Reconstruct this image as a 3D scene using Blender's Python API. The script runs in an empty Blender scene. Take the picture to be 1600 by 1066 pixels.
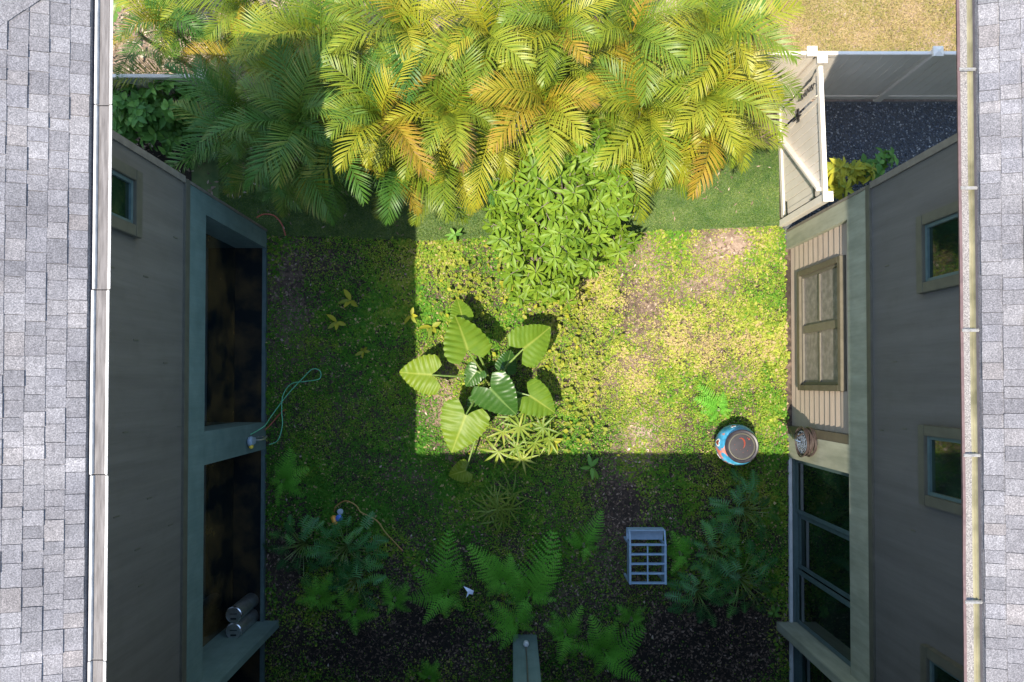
import bpy, bmesh, math, random
import numpy as np
from mathutils import Vector, Matrix, Euler

random.seed(7)
RNG = np.random.default_rng(11)
R = math.radians
SC = bpy.context.scene
COL = SC.collection

# ------------------------------------------------------------------ camera, sky, sun, exposure
CAM_H = 13.0
TILT = R(1.0)
F = 1067.0            # focal length in pixels of a 1600 px wide frame (24 mm)
CY = 581.0            # principal row: the frame is a crop shifted up
cam = bpy.data.cameras.new('camera')
cam.sensor_width = 36.0
cam.lens = 24.0
cam.shift_y = (CY - 533.0) / 1600.0
cam.clip_start = 0.1
cam.clip_end = 1500.0
cam_o = bpy.data.objects.new('camera', cam)
cam_o.location = (0, 0, CAM_H)
cam_o.rotation_euler = (TILT, 0, 0)
COL.objects.link(cam_o)
SC.camera = cam_o

SUN = Vector((0.25, 0.30, -1.0)).normalized()      # travel of the light
sun = bpy.data.lights.new('sun', 'SUN')
sun.energy = 3.5
sun.angle = R(0.53)
sun.color = (1.0, 0.91, 0.74)
sun_o = bpy.data.objects.new('sun', sun)
sun_o.rotation_euler = SUN.to_track_quat('-Z', 'Y').to_euler()
sun_o.location = (-4, -5, 20)
COL.objects.link(sun_o)

world = bpy.data.worlds.new('World')
SC.world = world
world.use_nodes = True
wn = world.node_tree
sky = wn.nodes.new('ShaderNodeTexSky')
sky.sky_type = 'NISHITA'
sky.sun_disc = False
sky.sun_elevation = math.asin(-SUN.z)
sky.sun_rotation = math.atan2(-SUN.x, -SUN.y)
sky.air_density = 1.6
sky.dust_density = 1.0
sky.ozone_density = 2.0
bg = wn.nodes['Background']
bg.inputs['Strength'].default_value = 0.15
wn.links.new(sky.outputs[0], bg.inputs[0])

SC.view_settings.view_transform = 'Standard'
SC.view_settings.look = 'None'
SC.view_settings.exposure = 1.42
SC.view_settings.gamma = 1.0
SC.view_settings.use_curve_mapping = False
SC.render.engine = 'CYCLES'
SC.cycles.use_denoising = True
SC.cycles.max_bounces = 7
SC.cycles.diffuse_bounces = 4
SC.cycles.glossy_bounces = 3
SC.cycles.transmission_bounces = 3
SC.cycles.caustics_reflective = False
SC.cycles.caustics_refractive = False


def W(px, py, z=0.0):
    """Survey: photograph pixel (1600 wide) seen at height z -> place on the site."""
    x = (px - 800.0) / F
    y = -(py - CY) / F
    c, s = math.cos(TILT), math.sin(TILT)
    dy, dz = y * c + s, y * s - c
    k = (z - CAM_H) / dz
    return Vector((x * k, dy * k, z))


# ------------------------------------------------------------------ helpers: noise, meshes, objects
def hash2(ix, iy, seed):
    h = (ix.astype(np.int64) * 374761393 + iy.astype(np.int64) * 668265263 + seed * 144664867) & 0x7fffffff
    h = ((h ^ (h >> 13)) * 1274126177) & 0x7fffffff
    return ((h ^ (h >> 16)) & 0xffff) / 65535.0


def vnoise(x, y, scale=1.0, seed=0, octaves=3):
    x = np.asarray(x, float) * scale + 1000.0
    y = np.asarray(y, float) * scale + 1000.0
    out = np.zeros_like(x)
    amp, tot = 1.0, 0.0
    for o in range(octaves):
        ix, iy = np.floor(x), np.floor(y)
        fx, fy = x - ix, y - iy
        fx, fy = fx * fx * (3 - 2 * fx), fy * fy * (3 - 2 * fy)
        a, b = hash2(ix, iy, seed + o), hash2(ix + 1, iy, seed + o)
        c, d = hash2(ix, iy + 1, seed + o), hash2(ix + 1, iy + 1, seed + o)
        out += amp * ((a * (1 - fx) + b * fx) * (1 - fy) + (c * (1 - fx) + d * fx) * fy)
        tot += amp
        amp *= 0.5
        x, y = x * 2.03, y * 2.03
    return out / tot


def np_mesh(name, verts, faces, mat=None, smooth=False, attrs=None):
    """verts (N,3), faces (M,k) all of one size k."""
    verts = np.asarray(verts, np.float32)
    faces = np.asarray(faces, np.int32)
    me = bpy.data.meshes.new(name)
    me.vertices.add(len(verts))
    me.vertices.foreach_set('co', verts.ravel())
    m, k = faces.shape
    me.loops.add(m * k)
    me.loops.foreach_set('vertex_index', faces.ravel())
    me.polygons.add(m)
    me.polygons.foreach_set('loop_start', np.arange(0, m * k, k, dtype=np.int32))
    me.polygons.foreach_set('loop_total', np.full(m, k, np.int32))
    if smooth:
        me.polygons.foreach_set('use_smooth', np.ones(m, bool))
    for an, av in (attrs or {}).items():
        a = me.attributes.new(an, 'FLOAT', 'POINT')
        a.data.foreach_set('value', np.asarray(av, np.float32))
    me.update(calc_edges=True)
    me.validate()
    if mat:
        me.materials.append(mat)
    return me


class MB:
    """Collects shapes, then links them as one mesh object."""
    def __init__(self):
        self.v, self.f = [], []

    def box(self, x0, x1, y0, y1, z0, z1):
        n = len(self.v)
        self.v += [(x, y, z) for z in (z0, z1) for y in (y0, y1) for x in (x0, x1)]
        self.f += [[n + i for i in q] for q in
                   ((0, 2, 3, 1), (4, 5, 7, 6), (0, 1, 5, 4), (2, 6, 7, 3), (0, 4, 6, 2), (1, 3, 7, 5))]
        return self

    def poly(self, pts):
        n = len(self.v)
        self.v += [tuple(p) for p in pts]
        self.f.append(list(range(n, n + len(pts))))
        return self

    def hexa(self, p):
        n = len(self.v)
        self.v += [tuple(q) for q in p]
        self.f += [[n + i for i in q] for q in
                   ((3, 2, 1, 0), (4, 5, 6, 7), (0, 1, 5, 4), (1, 2, 6, 5), (2, 3, 7, 6), (3, 0, 4, 7))]
        return self

    def bar(self, a, b, w, h, up=(0, 0, 1)):
        a, b = Vector(a), Vector(b)
        d = (b - a).normalized()
        s = d.cross(Vector(up))
        if s.length < 1e-4:
            s = d.cross(Vector((0, 1, 0)))
        s.normalize()
        u = s.cross(d)
        s, u = s * w / 2, u * h / 2
        return self.hexa([a - s - u, a + s - u, b + s - u, b - s - u, a - s + u, a + s + u, b + s + u, b - s + u])

    def tube(self, pts, r, seg=8, cap=True):
        pts = [Vector(p) for p in pts]
        rs = r if isinstance(r, (list, tuple)) else [r] * len(pts)
        n0 = len(self.v)
        up = Vector((0.13, 0.21, 1)).normalized()
        for i, p in enumerate(pts):
            d = (pts[min(i + 1, len(pts) - 1)] - pts[max(i - 1, 0)])
            if d.length < 1e-6:
                d = Vector((0, 0, 1))
            d.normalize()
            s = d.cross(up)
            if s.length < 0.05:
                s = d.cross(Vector((1, 0, 0)))
            s.normalize()
            u = s.cross(d)
            for k in range(seg):
                a = 2 * math.pi * k / seg
                self.v.append(tuple(p + (s * math.cos(a) + u * math.sin(a)) * rs[i]))
        for i in range(len(pts) - 1):
            for k in range(seg):
                a, b = n0 + i * seg + k, n0 + i * seg + (k + 1) % seg
                self.f.append([a, b, b + seg, a + seg])
        if cap:
            self.f.append([n0 + k for k in range(seg)][::-1])
            e = n0 + (len(pts) - 1) * seg
            self.f.append([e + k for k in range(seg)])
        return self

    def lathe(self, prof, seg=32, c=(0, 0, 0), cap=True):
        n0 = len(self.v)
        for r, z in prof:
            for k in range(seg):
                a = 2 * math.pi * k / seg
                self.v.append((c[0] + r * math.cos(a), c[1] + r * math.sin(a), c[2] + z))
        for i in range(len(prof) - 1):
            for k in range(seg):
                a, b = n0 + i * seg + k, n0 + i * seg + (k + 1) % seg
                self.f.append([a, b, b + seg, a + seg])
        if cap:
            self.f.append([n0 + k for k in range(seg)][::-1])
            e = n0 + (len(prof) - 1) * seg
            self.f.append([e + k for k in range(seg)])
        return self

    def mesh(self, name, mat, smooth=False, bevel=0.0):
        me = bpy.data.meshes.new(name)
        me.from_pydata(self.v, [], self.f)
        if bevel or True:
            bm = bmesh.new()
            bm.from_mesh(me)
            bmesh.ops.recalc_face_normals(bm, faces=bm.faces)
            if bevel:
                bmesh.ops.bevel(bm, geom=[e for e in bm.edges if e.is_manifold and e.calc_face_angle(0) > 0.6],
                                offset=bevel, segments=2, affect='EDGES', clamp_overlap=True)
            bm.to_mesh(me)
            bm.free()
        if smooth:
            me.polygons.foreach_set('use_smooth', [True] * len(me.polygons))
            me.set_sharp_from_angle(angle=R(40))
        if mat:
            me.materials.append(mat)
        return me

    def build(self, name, mat, parent=None, smooth=False, bevel=0.0):
        return link(name, self.mesh(name, mat, smooth, bevel), parent)


def link(name, data, parent=None, loc=None, rot=None, scale=None):
    o = bpy.data.objects.new(name, data)
    COL.objects.link(o)
    if parent is not None:
        o.parent = parent
    if loc is not None:
        o.location = loc
    if rot is not None:
        o.rotation_euler = rot
    if scale is not None:
        o.scale = (scale,) * 3 if isinstance(scale, (int, float)) else scale
    return o


def tag(o, label=None, cat=None, group=None, kind=None):
    if label:
        o['label'] = label
    if cat:
        o['category'] = cat
    if group:
        o['group'] = group
    if kind:
        o['kind'] = kind
    return o


def thing(name, label, cat, loc=(0, 0, 0), group=None):
    return tag(link(name, None, loc=loc), label, cat, group)


# ------------------------------------------------------------------ materials
def nodes(name):
    m = bpy.data.materials.new(name)
    m.use_nodes = True
    nt = m.node_tree
    return m, nt, nt.nodes['Principled BSDF']


def ramp(nt, cols, src=None):
    r = nt.nodes.new('ShaderNodeValToRGB')
    el = r.color_ramp.elements
    while len(el) < len(cols):
        el.new(0.5)
    for e, (p, c) in zip(el, cols):
        e.position = p
        e.color = (*c, 1)
    if src is not None:
        nt.links.new(src, r.inputs[0])
    return r


def noise_node(nt, scale, detail=4, rough=0.55, coord='Position', dist=0.0, stretch=None):
    if coord == 'Position':
        g = nt.nodes.new('ShaderNodeNewGeometry').outputs['Position']
    else:
        g = nt.nodes.new('ShaderNodeTexCoord').outputs['Object']
    n = nt.nodes.new('ShaderNodeTexNoise')
    n.inputs['Scale'].default_value = scale
    n.inputs['Detail'].default_value = detail
    n.inputs['Roughness'].default_value = rough
    n.inputs['Distortion'].default_value = dist
    if stretch:
        mp = nt.nodes.new('ShaderNodeMapping')
        mp.inputs['Scale'].default_value = stretch
        nt.links.new(g, mp.inputs[0])
        g = mp.outputs[0]
    nt.links.new(g, n.inputs['Vector'])
    return n.outputs['Fac']


def mth(nt, op, a, b=None, clamp=False):
    n = nt.nodes.new('ShaderNodeMath')
    n.operation = op
    n.use_clamp = clamp
    for i, v in enumerate((a, b)):
        if v is None:
            continue
        if isinstance(v, (int, float)):
            n.inputs[i].default_value = v
        else:
            nt.links.new(v, n.inputs[i])
    return n.outputs[0]


def bump(nt, bsdf, src, strength=0.3, dist=0.01):
    b = nt.nodes.new('ShaderNodeBump')
    b.inputs['Strength'].default_value = strength
    b.inputs['Distance'].default_value = dist
    nt.links.new(src, b.inputs['Height'])
    nt.links.new(b.outputs[0], bsdf.inputs['Normal'])


def surf(name, c1, c2, scale=8, rough=0.6, metal=0.0, bscale=None, bstr=0.25, bdist=0.005, stretch=None, detail=4,
         spec=0.5, lo=0.3, hi=0.7, grime=0.0):
    m, nt, b = nodes(name)
    r = ramp(nt, [(lo, c1), (hi, c2)], noise_node(nt, scale, detail, stretch=stretch))
    out = r.outputs[0]
    if grime:      # rain streaks down the wall and a few blotches
        for sc, st, lo_, hi_ in ((2.2, (3.2, 3.2, 0.16), 0.36, 0.6), (3.0, (1, 1, 1), 0.30, 0.5), (14, (2.5, 2.5, 0.12), 0.3, 0.6)):
            g = 1 - grime
            k = ramp(nt, [(lo_, (g, g, g * 0.98)), (hi_, (1.04, 1.04, 1.04))], noise_node(nt, sc, 5, 0.6, stretch=st))
            mx = nt.nodes.new('ShaderNodeMixRGB')
            mx.blend_type = 'MULTIPLY'
            mx.inputs[0].default_value = 1
            nt.links.new(out, mx.inputs[1])
            nt.links.new(k.outputs[0], mx.inputs[2])
            out = mx.outputs[0]
    nt.links.new(out, b.inputs['Base Color'])
    b.inputs['Roughness'].default_value = rough
    b.inputs['Metallic'].default_value = metal
    b.inputs['Specular IOR Level'].default_value = spec
    if bscale:
        bump(nt, b, noise_node(nt, bscale, 5, stretch=stretch), bstr, bdist)
    return m


def leafmat(name, cols, rough=0.4, trans=0.3, tint='tint', obj_mix=0.5, tip=0.0, tipattr='tip', spec=0.5, nscale=0, vein=None):
    """Foliage: colour runs along a ramp by the leaf's own tint, its object's random value and its age towards the tip."""
    m, nt, b = nodes(name)
    a = nt.nodes.new('ShaderNodeAttribute')
    a.attribute_name = tint
    oi = nt.nodes.new('ShaderNodeObjectInfo')
    v = mth(nt, 'ADD', mth(nt, 'MULTIPLY', a.outputs['Fac'], 1 - obj_mix), mth(nt, 'MULTIPLY', oi.outputs['Random'], obj_mix))
    if tip:
        t = nt.nodes.new('ShaderNodeAttribute')
        t.attribute_name = tipattr
        v = mth(nt, 'ADD', v, mth(nt, 'MULTIPLY', t.outputs['Fac'], tip))
    if nscale:
        v = mth(nt, 'ADD', v, mth(nt, 'MULTIPLY', mth(nt, 'SUBTRACT', noise_node(nt, nscale, 3), 0.5), 0.5))
    r = ramp(nt, cols, v)
    colr = r.outputs[0]
    if vein:
        va = nt.nodes.new('ShaderNodeAttribute')
        va.attribute_name = 'vein'
        mx = nt.nodes.new('ShaderNodeMixRGB')
        mx.inputs[2].default_value = (*vein, 1)
        nt.links.new(va.outputs['Fac'], mx.inputs[0])
        nt.links.new(colr, mx.inputs[1])
        colr = mx.outputs[0]
    nt.links.new(colr, b.inputs['Base Color'])
    b.inputs['Roughness'].default_value = rough
    b.inputs['Specular IOR Level'].default_value = spec
    if trans:
        t = nt.nodes.new('ShaderNodeBsdfTranslucent')
        g = nt.nodes.new('ShaderNodeMixRGB')
        g.blend_type = 'MULTIPLY'
        g.inputs[0].default_value = 1
        g.inputs[2].default_value = (1.25, 1.3, 0.55, 1)
        nt.links.new(colr, g.inputs[1])
        nt.links.new(g.outputs[0], t.inputs['Color'])
        mx = nt.nodes.new('ShaderNodeMixShader')
        mx.inputs[0].default_value = trans
        nt.links.new(b.outputs[0], mx.inputs[1])
        nt.links.new(t.outputs[0], mx.inputs[2])
        nt.links.new(mx.outputs[0], nt.nodes['Material Output'].inputs['Surface'])
    return m


M = {}
M['siding'] = surf('painted_plywood_siding', (0.098, 0.090, 0.080), (0.128, 0.118, 0.104), 1.6, 0.75, bscale=30, bstr=0.2, stretch=(3, 3, 0.25), grime=0.045)
M['siding_right'] = surf('painted_grey_siding', (0.090, 0.084, 0.080), (0.115, 0.107, 0.101), 1.6, 0.75, bscale=30, bstr=0.2, stretch=(3, 3, 0.25), grime=0.045)
M['stucco'] = surf('grey_green_stucco', (0.09, 0.145, 0.135), (0.125, 0.185, 0.172), 3.5, 0.85, bscale=90, bstr=0.35, bdist=0.006, grime=0.045)
M['stucco_right'] = surf('olive_stucco', (0.22, 0.23, 0.17), (0.33, 0.33, 0.25), 3.0, 0.85, bscale=90, bstr=0.35, bdist=0.006, stretch=(2, 2, 0.5), grime=0.045)
M['trim'] = surf('dark_olive_trim', (0.075, 0.072, 0.055), (0.105, 0.10, 0.075), 6, 0.6, bscale=40, bstr=0.1)
M['trim_brown'] = surf('brown_trim', (0.085, 0.072, 0.048), (0.12, 0.102, 0.07), 6, 0.6, bscale=40, bstr=0.1)
M['corner'] = surf('weathered_corner_board', (0.12, 0.105, 0.085), (0.18, 0.16, 0.13), 9, 0.75, bscale=40, bstr=0.2)
M['board'] = surf('tan_lap_siding', (0.33, 0.265, 0.215), (0.40, 0.325, 0.265), 5, 0.6, bscale=60, bstr=0.15, stretch=(4, 0.4, 4))
M['dark_floor'] = surf('dark_slate_ledge', (0.005, 0.008, 0.009), (0.075, 0.05, 0.02), 2.0, 0.7, lo=0.42, hi=0.78, detail=7, spec=0.15)
M['soffit'] = surf('soffit_board', (0.25, 0.24, 0.21), (0.3, 0.285, 0.25), 3, 0.8)
M['window_frame'] = surf('teal_window_frame', (0.06, 0.10, 0.10), (0.09, 0.135, 0.135), 8, 0.45)
M['white_frame'] = surf('white_window_frame', (0.5, 0.52, 0.52), (0.62, 0.64, 0.64), 8, 0.4)
M['bronze_frame'] = surf('bronze_window_frame', (0.10, 0.09, 0.07), (0.14, 0.125, 0.10), 8, 0.45)
M['vinyl'] = surf('white_vinyl_fence', (0.66, 0.595, 0.515), (0.74, 0.67, 0.59), 2.5, 0.45, bscale=25, bstr=0.05)
M['black_metal'] = surf('black_iron_hardware', (0.012, 0.012, 0.013), (0.03, 0.03, 0.03), 20, 0.45)
M['galv'] = surf('galvanised_steel', (0.42, 0.44, 0.45), (0.6, 0.62, 0.63), 12, 0.35, 0.9)
M['chrome'] = surf('dull_chrome', (0.55, 0.55, 0.55), (0.75, 0.75, 0.75), 12, 0.25, 1.0)
M['blue_wood'] = surf('pale_blue_painted_wood', (0.22, 0.34, 0.46), (0.30, 0.42, 0.54), 12, 0.65, bscale=60, bstr=0.2)
M['bark'] = surf('grey_bark', (0.13, 0.105, 0.08), (0.26, 0.22, 0.17), 20, 0.85, bscale=60, bstr=0.5, bdist=0.01)
M['palm_trunk'] = surf('ringed_palm_cane', (0.10, 0.115, 0.05), (0.20, 0.19, 0.10), 14, 0.6, stretch=(1, 1, 5), bscale=30)
M['petiole'] = surf('green_leaf_stalk', (0.10, 0.17, 0.04), (0.18, 0.25, 0.06), 12, 0.45)
M['hose_green'] = surf('green_hose', (0.10, 0.42, 0.22), (0.16, 0.52, 0.30), 15, 0.45)
M['hose_red'] = surf('red_hose', (0.32, 0.07, 0.045), (0.42, 0.10, 0.06), 15, 0.5)
M['hose_orange'] = surf('faded_orange_cable', (0.40, 0.15, 0.05), (0.34, 0.27, 0.08), 3, 0.5)
M['hose_bronze'] = surf('brown_coiled_hose', (0.035, 0.026, 0.024), (0.075, 0.055, 0.05), 30, 0.3)
M['blue_plastic'] = surf('blue_plastic_toy', (0.05, 0.13, 0.5), (0.08, 0.2, 0.6), 15, 0.4)
M['orange_plastic'] = surf('orange_plastic', (0.7, 0.3, 0.04), (0.75, 0.36, 0.06), 15, 0.4)
M['yellow_plastic'] = surf('yellow_plastic', (0.75, 0.5, 0.03), (0.8, 0.55, 0.05), 15, 0.4)
M['grey_plastic'] = surf('grey_blue_plastic', (0.25, 0.33, 0.42), (0.35, 0.43, 0.5), 15, 0.4)
M['reel_plastic'] = surf('dull_slate_plastic', (0.09, 0.11, 0.14), (0.15, 0.18, 0.22), 15, 0.6)
M['paper'] = surf('crumpled_white_paper', (0.62, 0.7, 0.85), (0.72, 0.8, 0.92), 15, 0.8)
M['gutter_white'] = surf('white_aluminium_gutter', (0.36, 0.345, 0.335), (0.56, 0.54, 0.53), 9, 0.5, bscale=30, bstr=0.05)
M['gutter_dirt'] = surf('dusty_gutter_bed', (0.075, 0.066, 0.064), (0.165, 0.15, 0.147), 7, 0.8, stretch=(6, 0.6, 1), bscale=60)
M['gutter_grit'] = surf('granule_filled_gutter_bed', (0.085, 0.078, 0.075), (0.30, 0.275, 0.265), 90, 0.9, bscale=150, bstr=0.6, detail=2)
M['gutter_moss'] = surf('yellowed_gutter_wall', (0.10, 0.092, 0.05), (0.25, 0.225, 0.14), 4, 0.8, bscale=60)
M['gutter_brown'] = surf('red_brown_gutter_lip', (0.085, 0.05, 0.048), (0.13, 0.08, 0.075), 12, 0.5)
M['strap'] = surf('weathered_aluminium_strap', (0.14, 0.135, 0.13), (0.26, 0.25, 0.245), 40, 0.6)
M['drip'] = surf('dark_drip_edge', (0.03, 0.028, 0.035), (0.05, 0.045, 0.055), 10, 0.6)
M['gravel'] = None


def glass(name, base, rough=0.04, scale=1.5, base2=None):
    m, nt, b = nodes(name)
    r = ramp(nt, [(0.4, base), (0.7, base2 or base)], noise_node(nt, scale, 5))
    nt.links.new(r.outputs[0], b.inputs['Base Color'])
    b.inputs['Roughness'].default_value = rough
    b.inputs['IOR'].default_value = 1.8
    bump(nt, b, noise_node(nt, 1.2, 2), 0.05, 0.02)
    return m


M['glass'] = glass('dark_window_glass', (0.004, 0.010, 0.012), 0.05, 1.3, (0.14, 0.092, 0.032))  # brown reflections painted into the pane colour as blotches
M['glass_door'] = glass('green_reflection_door_glass', (0.003, 0.010, 0.007), 0.04, 1.6, (0.012, 0.035, 0.016))  # green reflection of the plants put into the pane colour
M['glass_screen'] = glass('screened_window_glass', (0.12, 0.108, 0.10), 0.55, 9, (0.24, 0.215, 0.195))  # screen tone plus a mottled ground reflection painted into the colour


def shingle_mat():
    m, nt, b = nodes('granulated_asphalt_shingle')
    oi = nt.nodes.new('ShaderNodeObjectInfo')
    r = ramp(nt, [(0.0, (0.109, 0.105, 0.114)), (0.28, (0.129, 0.122, 0.130)), (0.5, (0.148, 0.140, 0.146)),
                  (0.68, (0.134, 0.129, 0.141)), (0.86, (0.173, 0.165, 0.173)), (1.0, (0.142, 0.128, 0.128))], oi.outputs['Random'])
    grain = noise_node(nt, 85, 4, 0.85)
    g2 = ramp(nt, [(0.28, (0.22, 0.22, 0.24)), (0.5, (1, 1, 1)), (0.72, (2.3, 2.28, 2.28))], grain)
    big = ramp(nt, [(0.3, (0.80, 0.80, 0.82)), (0.6, (1.05, 1.05, 1.05)), (0.72, (1.45, 1.44, 1.44))], noise_node(nt, 1.3, 3, stretch=(0.25, 1.6, 1)))
    wear = ramp(nt, [(0.3, (0.85, 0.85, 0.86)), (0.7, (1.12, 1.12, 1.12))], noise_node(nt, 14, 3, stretch=(2.4, 0.7, 1)))
    c = r.outputs[0]
    for k in (g2, big, wear):
        mx = nt.nodes.new('ShaderNodeMixRGB')
        mx.blend_type = 'MULTIPLY'
        mx.inputs[0].default_value = 1
        nt.links.new(c, mx.inputs[1])
        nt.links.new(k.outputs[0], mx.inputs[2])
        c = mx.outputs[0]
    nt.links.new(c, b.inputs['Base Color'])
    b.inputs['Roughness'].default_value = 0.9
    bump(nt, b, grain, 0.5, 0.004)
    return m


M['shingle'] = shingle_mat()

# foliage ramps; the palm sets carry sunlit and shaded tones in their colour
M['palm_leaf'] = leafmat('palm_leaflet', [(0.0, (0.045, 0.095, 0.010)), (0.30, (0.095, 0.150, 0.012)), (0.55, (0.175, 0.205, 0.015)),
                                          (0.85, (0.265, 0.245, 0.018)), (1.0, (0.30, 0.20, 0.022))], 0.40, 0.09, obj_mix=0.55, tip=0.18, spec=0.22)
M['palm_shade_green'] = leafmat('shade_green_palm_leaflet', [(0.0, (0.028, 0.085, 0.013)), (0.5, (0.055, 0.135, 0.018)), (0.85, (0.12, 0.175, 0.022)),
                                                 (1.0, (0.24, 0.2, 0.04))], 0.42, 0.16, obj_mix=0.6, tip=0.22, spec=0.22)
M['palm_old'] = leafmat('ageing_palm_leaflet', [(0.0, (0.12, 0.145, 0.018)), (0.45, (0.24, 0.20, 0.016)), (0.8, (0.28, 0.17, 0.02)),
                                                (1.0, (0.20, 0.125, 0.05))], 0.55, 0.14, obj_mix=0.4, tip=0.45, spec=0.15)
M['palm_dead'] = leafmat('dead_palm_leaflet', [(0.0, (0.17, 0.13, 0.10)), (0.6, (0.27, 0.22, 0.18)), (1.0, (0.36, 0.31, 0.27))], 0.7, 0.1, obj_mix=0.5)
M['tree_leaf'] = leafmat('glossy_oblong_leaf', [(0.0, (0.063, 0.128, 0.013)), (0.5, (0.138, 0.224, 0.018)), (1.0, (0.230, 0.306, 0.033))], 0.45, 0.22, obj_mix=0.3, spec=0.20)
M['shrub_leaf'] = leafmat('ovate_shrub_leaf', [(0.0, (0.065, 0.167, 0.036)), (0.6, (0.117, 0.261, 0.046)), (1.0, (0.208, 0.377, 0.065))], 0.45, 0.25, obj_mix=0.3, spec=0.20)
M['yellow_leaf'] = leafmat('variegated_yellow_leaf', [(0.0, (0.12, 0.18, 0.025)), (0.5, (0.34, 0.33, 0.03)), (1.0, (0.50, 0.42, 0.04))], 0.50, 0.25, obj_mix=0.3, spec=0.20)
M['ear_leaf'] = leafmat('elephant_ear_blade', [(0.0, (0.050, 0.125, 0.012)), (0.5, (0.115, 0.195, 0.014)), (1.0, (0.19, 0.24, 0.018))], 0.44, 0.26, obj_mix=0.4,
                        nscale=7, vein=(0.25, 0.30, 0.05), spec=0.22)
M['ear_dark'] = leafmat('dark_elephant_ear_blade', [(0.0, (0.018, 0.062, 0.012)), (0.5, (0.035, 0.095, 0.016)), (1.0, (0.06, 0.12, 0.018))], 0.33, 0.2, obj_mix=0.4,
                        nscale=7, vein=(0.13, 0.21, 0.06), spec=0.35)
M['fern_leaf'] = leafmat('fern_pinnule', [(0.0, (0.10, 0.32, 0.035)), (0.6, (0.17, 0.47, 0.055)), (1.0, (0.24, 0.55, 0.07))], 0.60, 0.35, obj_mix=0.6, spec=0.10)
M['philo_leaf'] = leafmat('glossy_lobed_leaf', [(0.0, (0.045, 0.16, 0.05)), (0.6, (0.075, 0.24, 0.065)), (1.0, (0.13, 0.31, 0.05))], 0.30, 0.20, obj_mix=0.7, spec=0.35)
M['fan_leaf'] = leafmat('fan_palm_leaflet', [(0.0, (0.075, 0.135, 0.018)), (0.5, (0.14, 0.205, 0.024)), (1.0, (0.27, 0.29, 0.045))], 0.42, 0.15, obj_mix=0.5, spec=0.25)
M['banana_leaf'] = leafmat('banana_blade', [(0.0, (0.07, 0.16, 0.022)), (1.0, (0.15, 0.27, 0.03))], 0.35, 0.35, obj_mix=0.5)
M['cover_leaf'] = leafmat('creeping_weed_leaf', [(0.0, (0.058, 0.185, 0.022)), (0.35, (0.120, 0.260, 0.028)), (0.7, (0.250, 0.310, 0.040)),
                                                 (0.9, (0.41, 0.43, 0.08)), (1.0, (0.43, 0.34, 0.17))], 0.60, 0.25, obj_mix=0.0, spec=0.08)
M['litter'] = leafmat('dry_leaf_litter', [(0.0, (0.07, 0.05, 0.04)), (0.4, (0.17, 0.12, 0.09)), (0.75, (0.30, 0.22, 0.17)), (1.0, (0.48, 0.41, 0.34))], 0.80, 0.00, obj_mix=0.0, spec=0.10)
M['turf_blade'] = leafmat('artificial_turf_blade', [(0.0, (0.035, 0.085, 0.016)), (0.6, (0.10, 0.175, 0.03)), (1.0, (0.24, 0.29, 0.09))], 0.60, 0.10, obj_mix=0.0, spec=0.10)
M['lawn_blade'] = leafmat('dry_lawn_blade', [(0.0, (0.17, 0.20, 0.04)), (0.3, (0.34, 0.29, 0.09)), (0.6, (0.42, 0.32, 0.16)), (1.0, (0.50, 0.37, 0.25))], 0.6, 0.2, obj_mix=0.0)


def ground_mat():
    m, nt, b = nodes('soil_and_sand')
    a = nt.nodes.new('ShaderNodeAttribute')
    a.attribute_name = 'dry'
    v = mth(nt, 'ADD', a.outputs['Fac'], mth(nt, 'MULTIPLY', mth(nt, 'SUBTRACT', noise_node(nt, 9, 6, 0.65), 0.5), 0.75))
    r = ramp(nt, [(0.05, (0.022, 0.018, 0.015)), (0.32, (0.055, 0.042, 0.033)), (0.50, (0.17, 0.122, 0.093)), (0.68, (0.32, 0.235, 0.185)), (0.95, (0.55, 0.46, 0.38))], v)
    nt.links.new(r.outputs[0], b.inputs['Base Color'])
    b.inputs['Roughness'].default_value = 0.95
    b.inputs['Specular IOR Level'].default_value = 0.2
    bump(nt, b, noise_node(nt, 60, 5, 0.7), 0.7, 0.02)
    return m


M['ground'] = ground_mat()
M['turf'] = surf('artificial_turf_mat', (0.04, 0.085, 0.022), (0.10, 0.14, 0.045), 5, 0.9, bscale=200, bstr=0.5)
M['gravel_bed'] = surf('grey_gravel_bed', (0.05, 0.053, 0.058), (0.10, 0.105, 0.115), 60, 0.9, bscale=60, bstr=0.8, bdist=0.02)
M['gravel'] = leafmat('grey_gravel_stone', [(0.0, (0.05, 0.06, 0.08)), (0.6, (0.13, 0.15, 0.19)), (0.9, (0.30, 0.31, 0.32)), (1.0, (0.55, 0.55, 0.55))], 0.8, 0, obj_mix=0)


# ------------------------------------------------------------------ the ground
def gauss(x, y, cx, cy, rx, ry):
    return np.exp(-(((x - cx) / rx) ** 2 + ((y - cy) / ry) ** 2))


def spot(x, y, px, py, rpx, rpy):
    c = W(px, py)
    return gauss(x, y, c.x, c.y, rpx / 82.0, rpy / 82.0)


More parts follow.
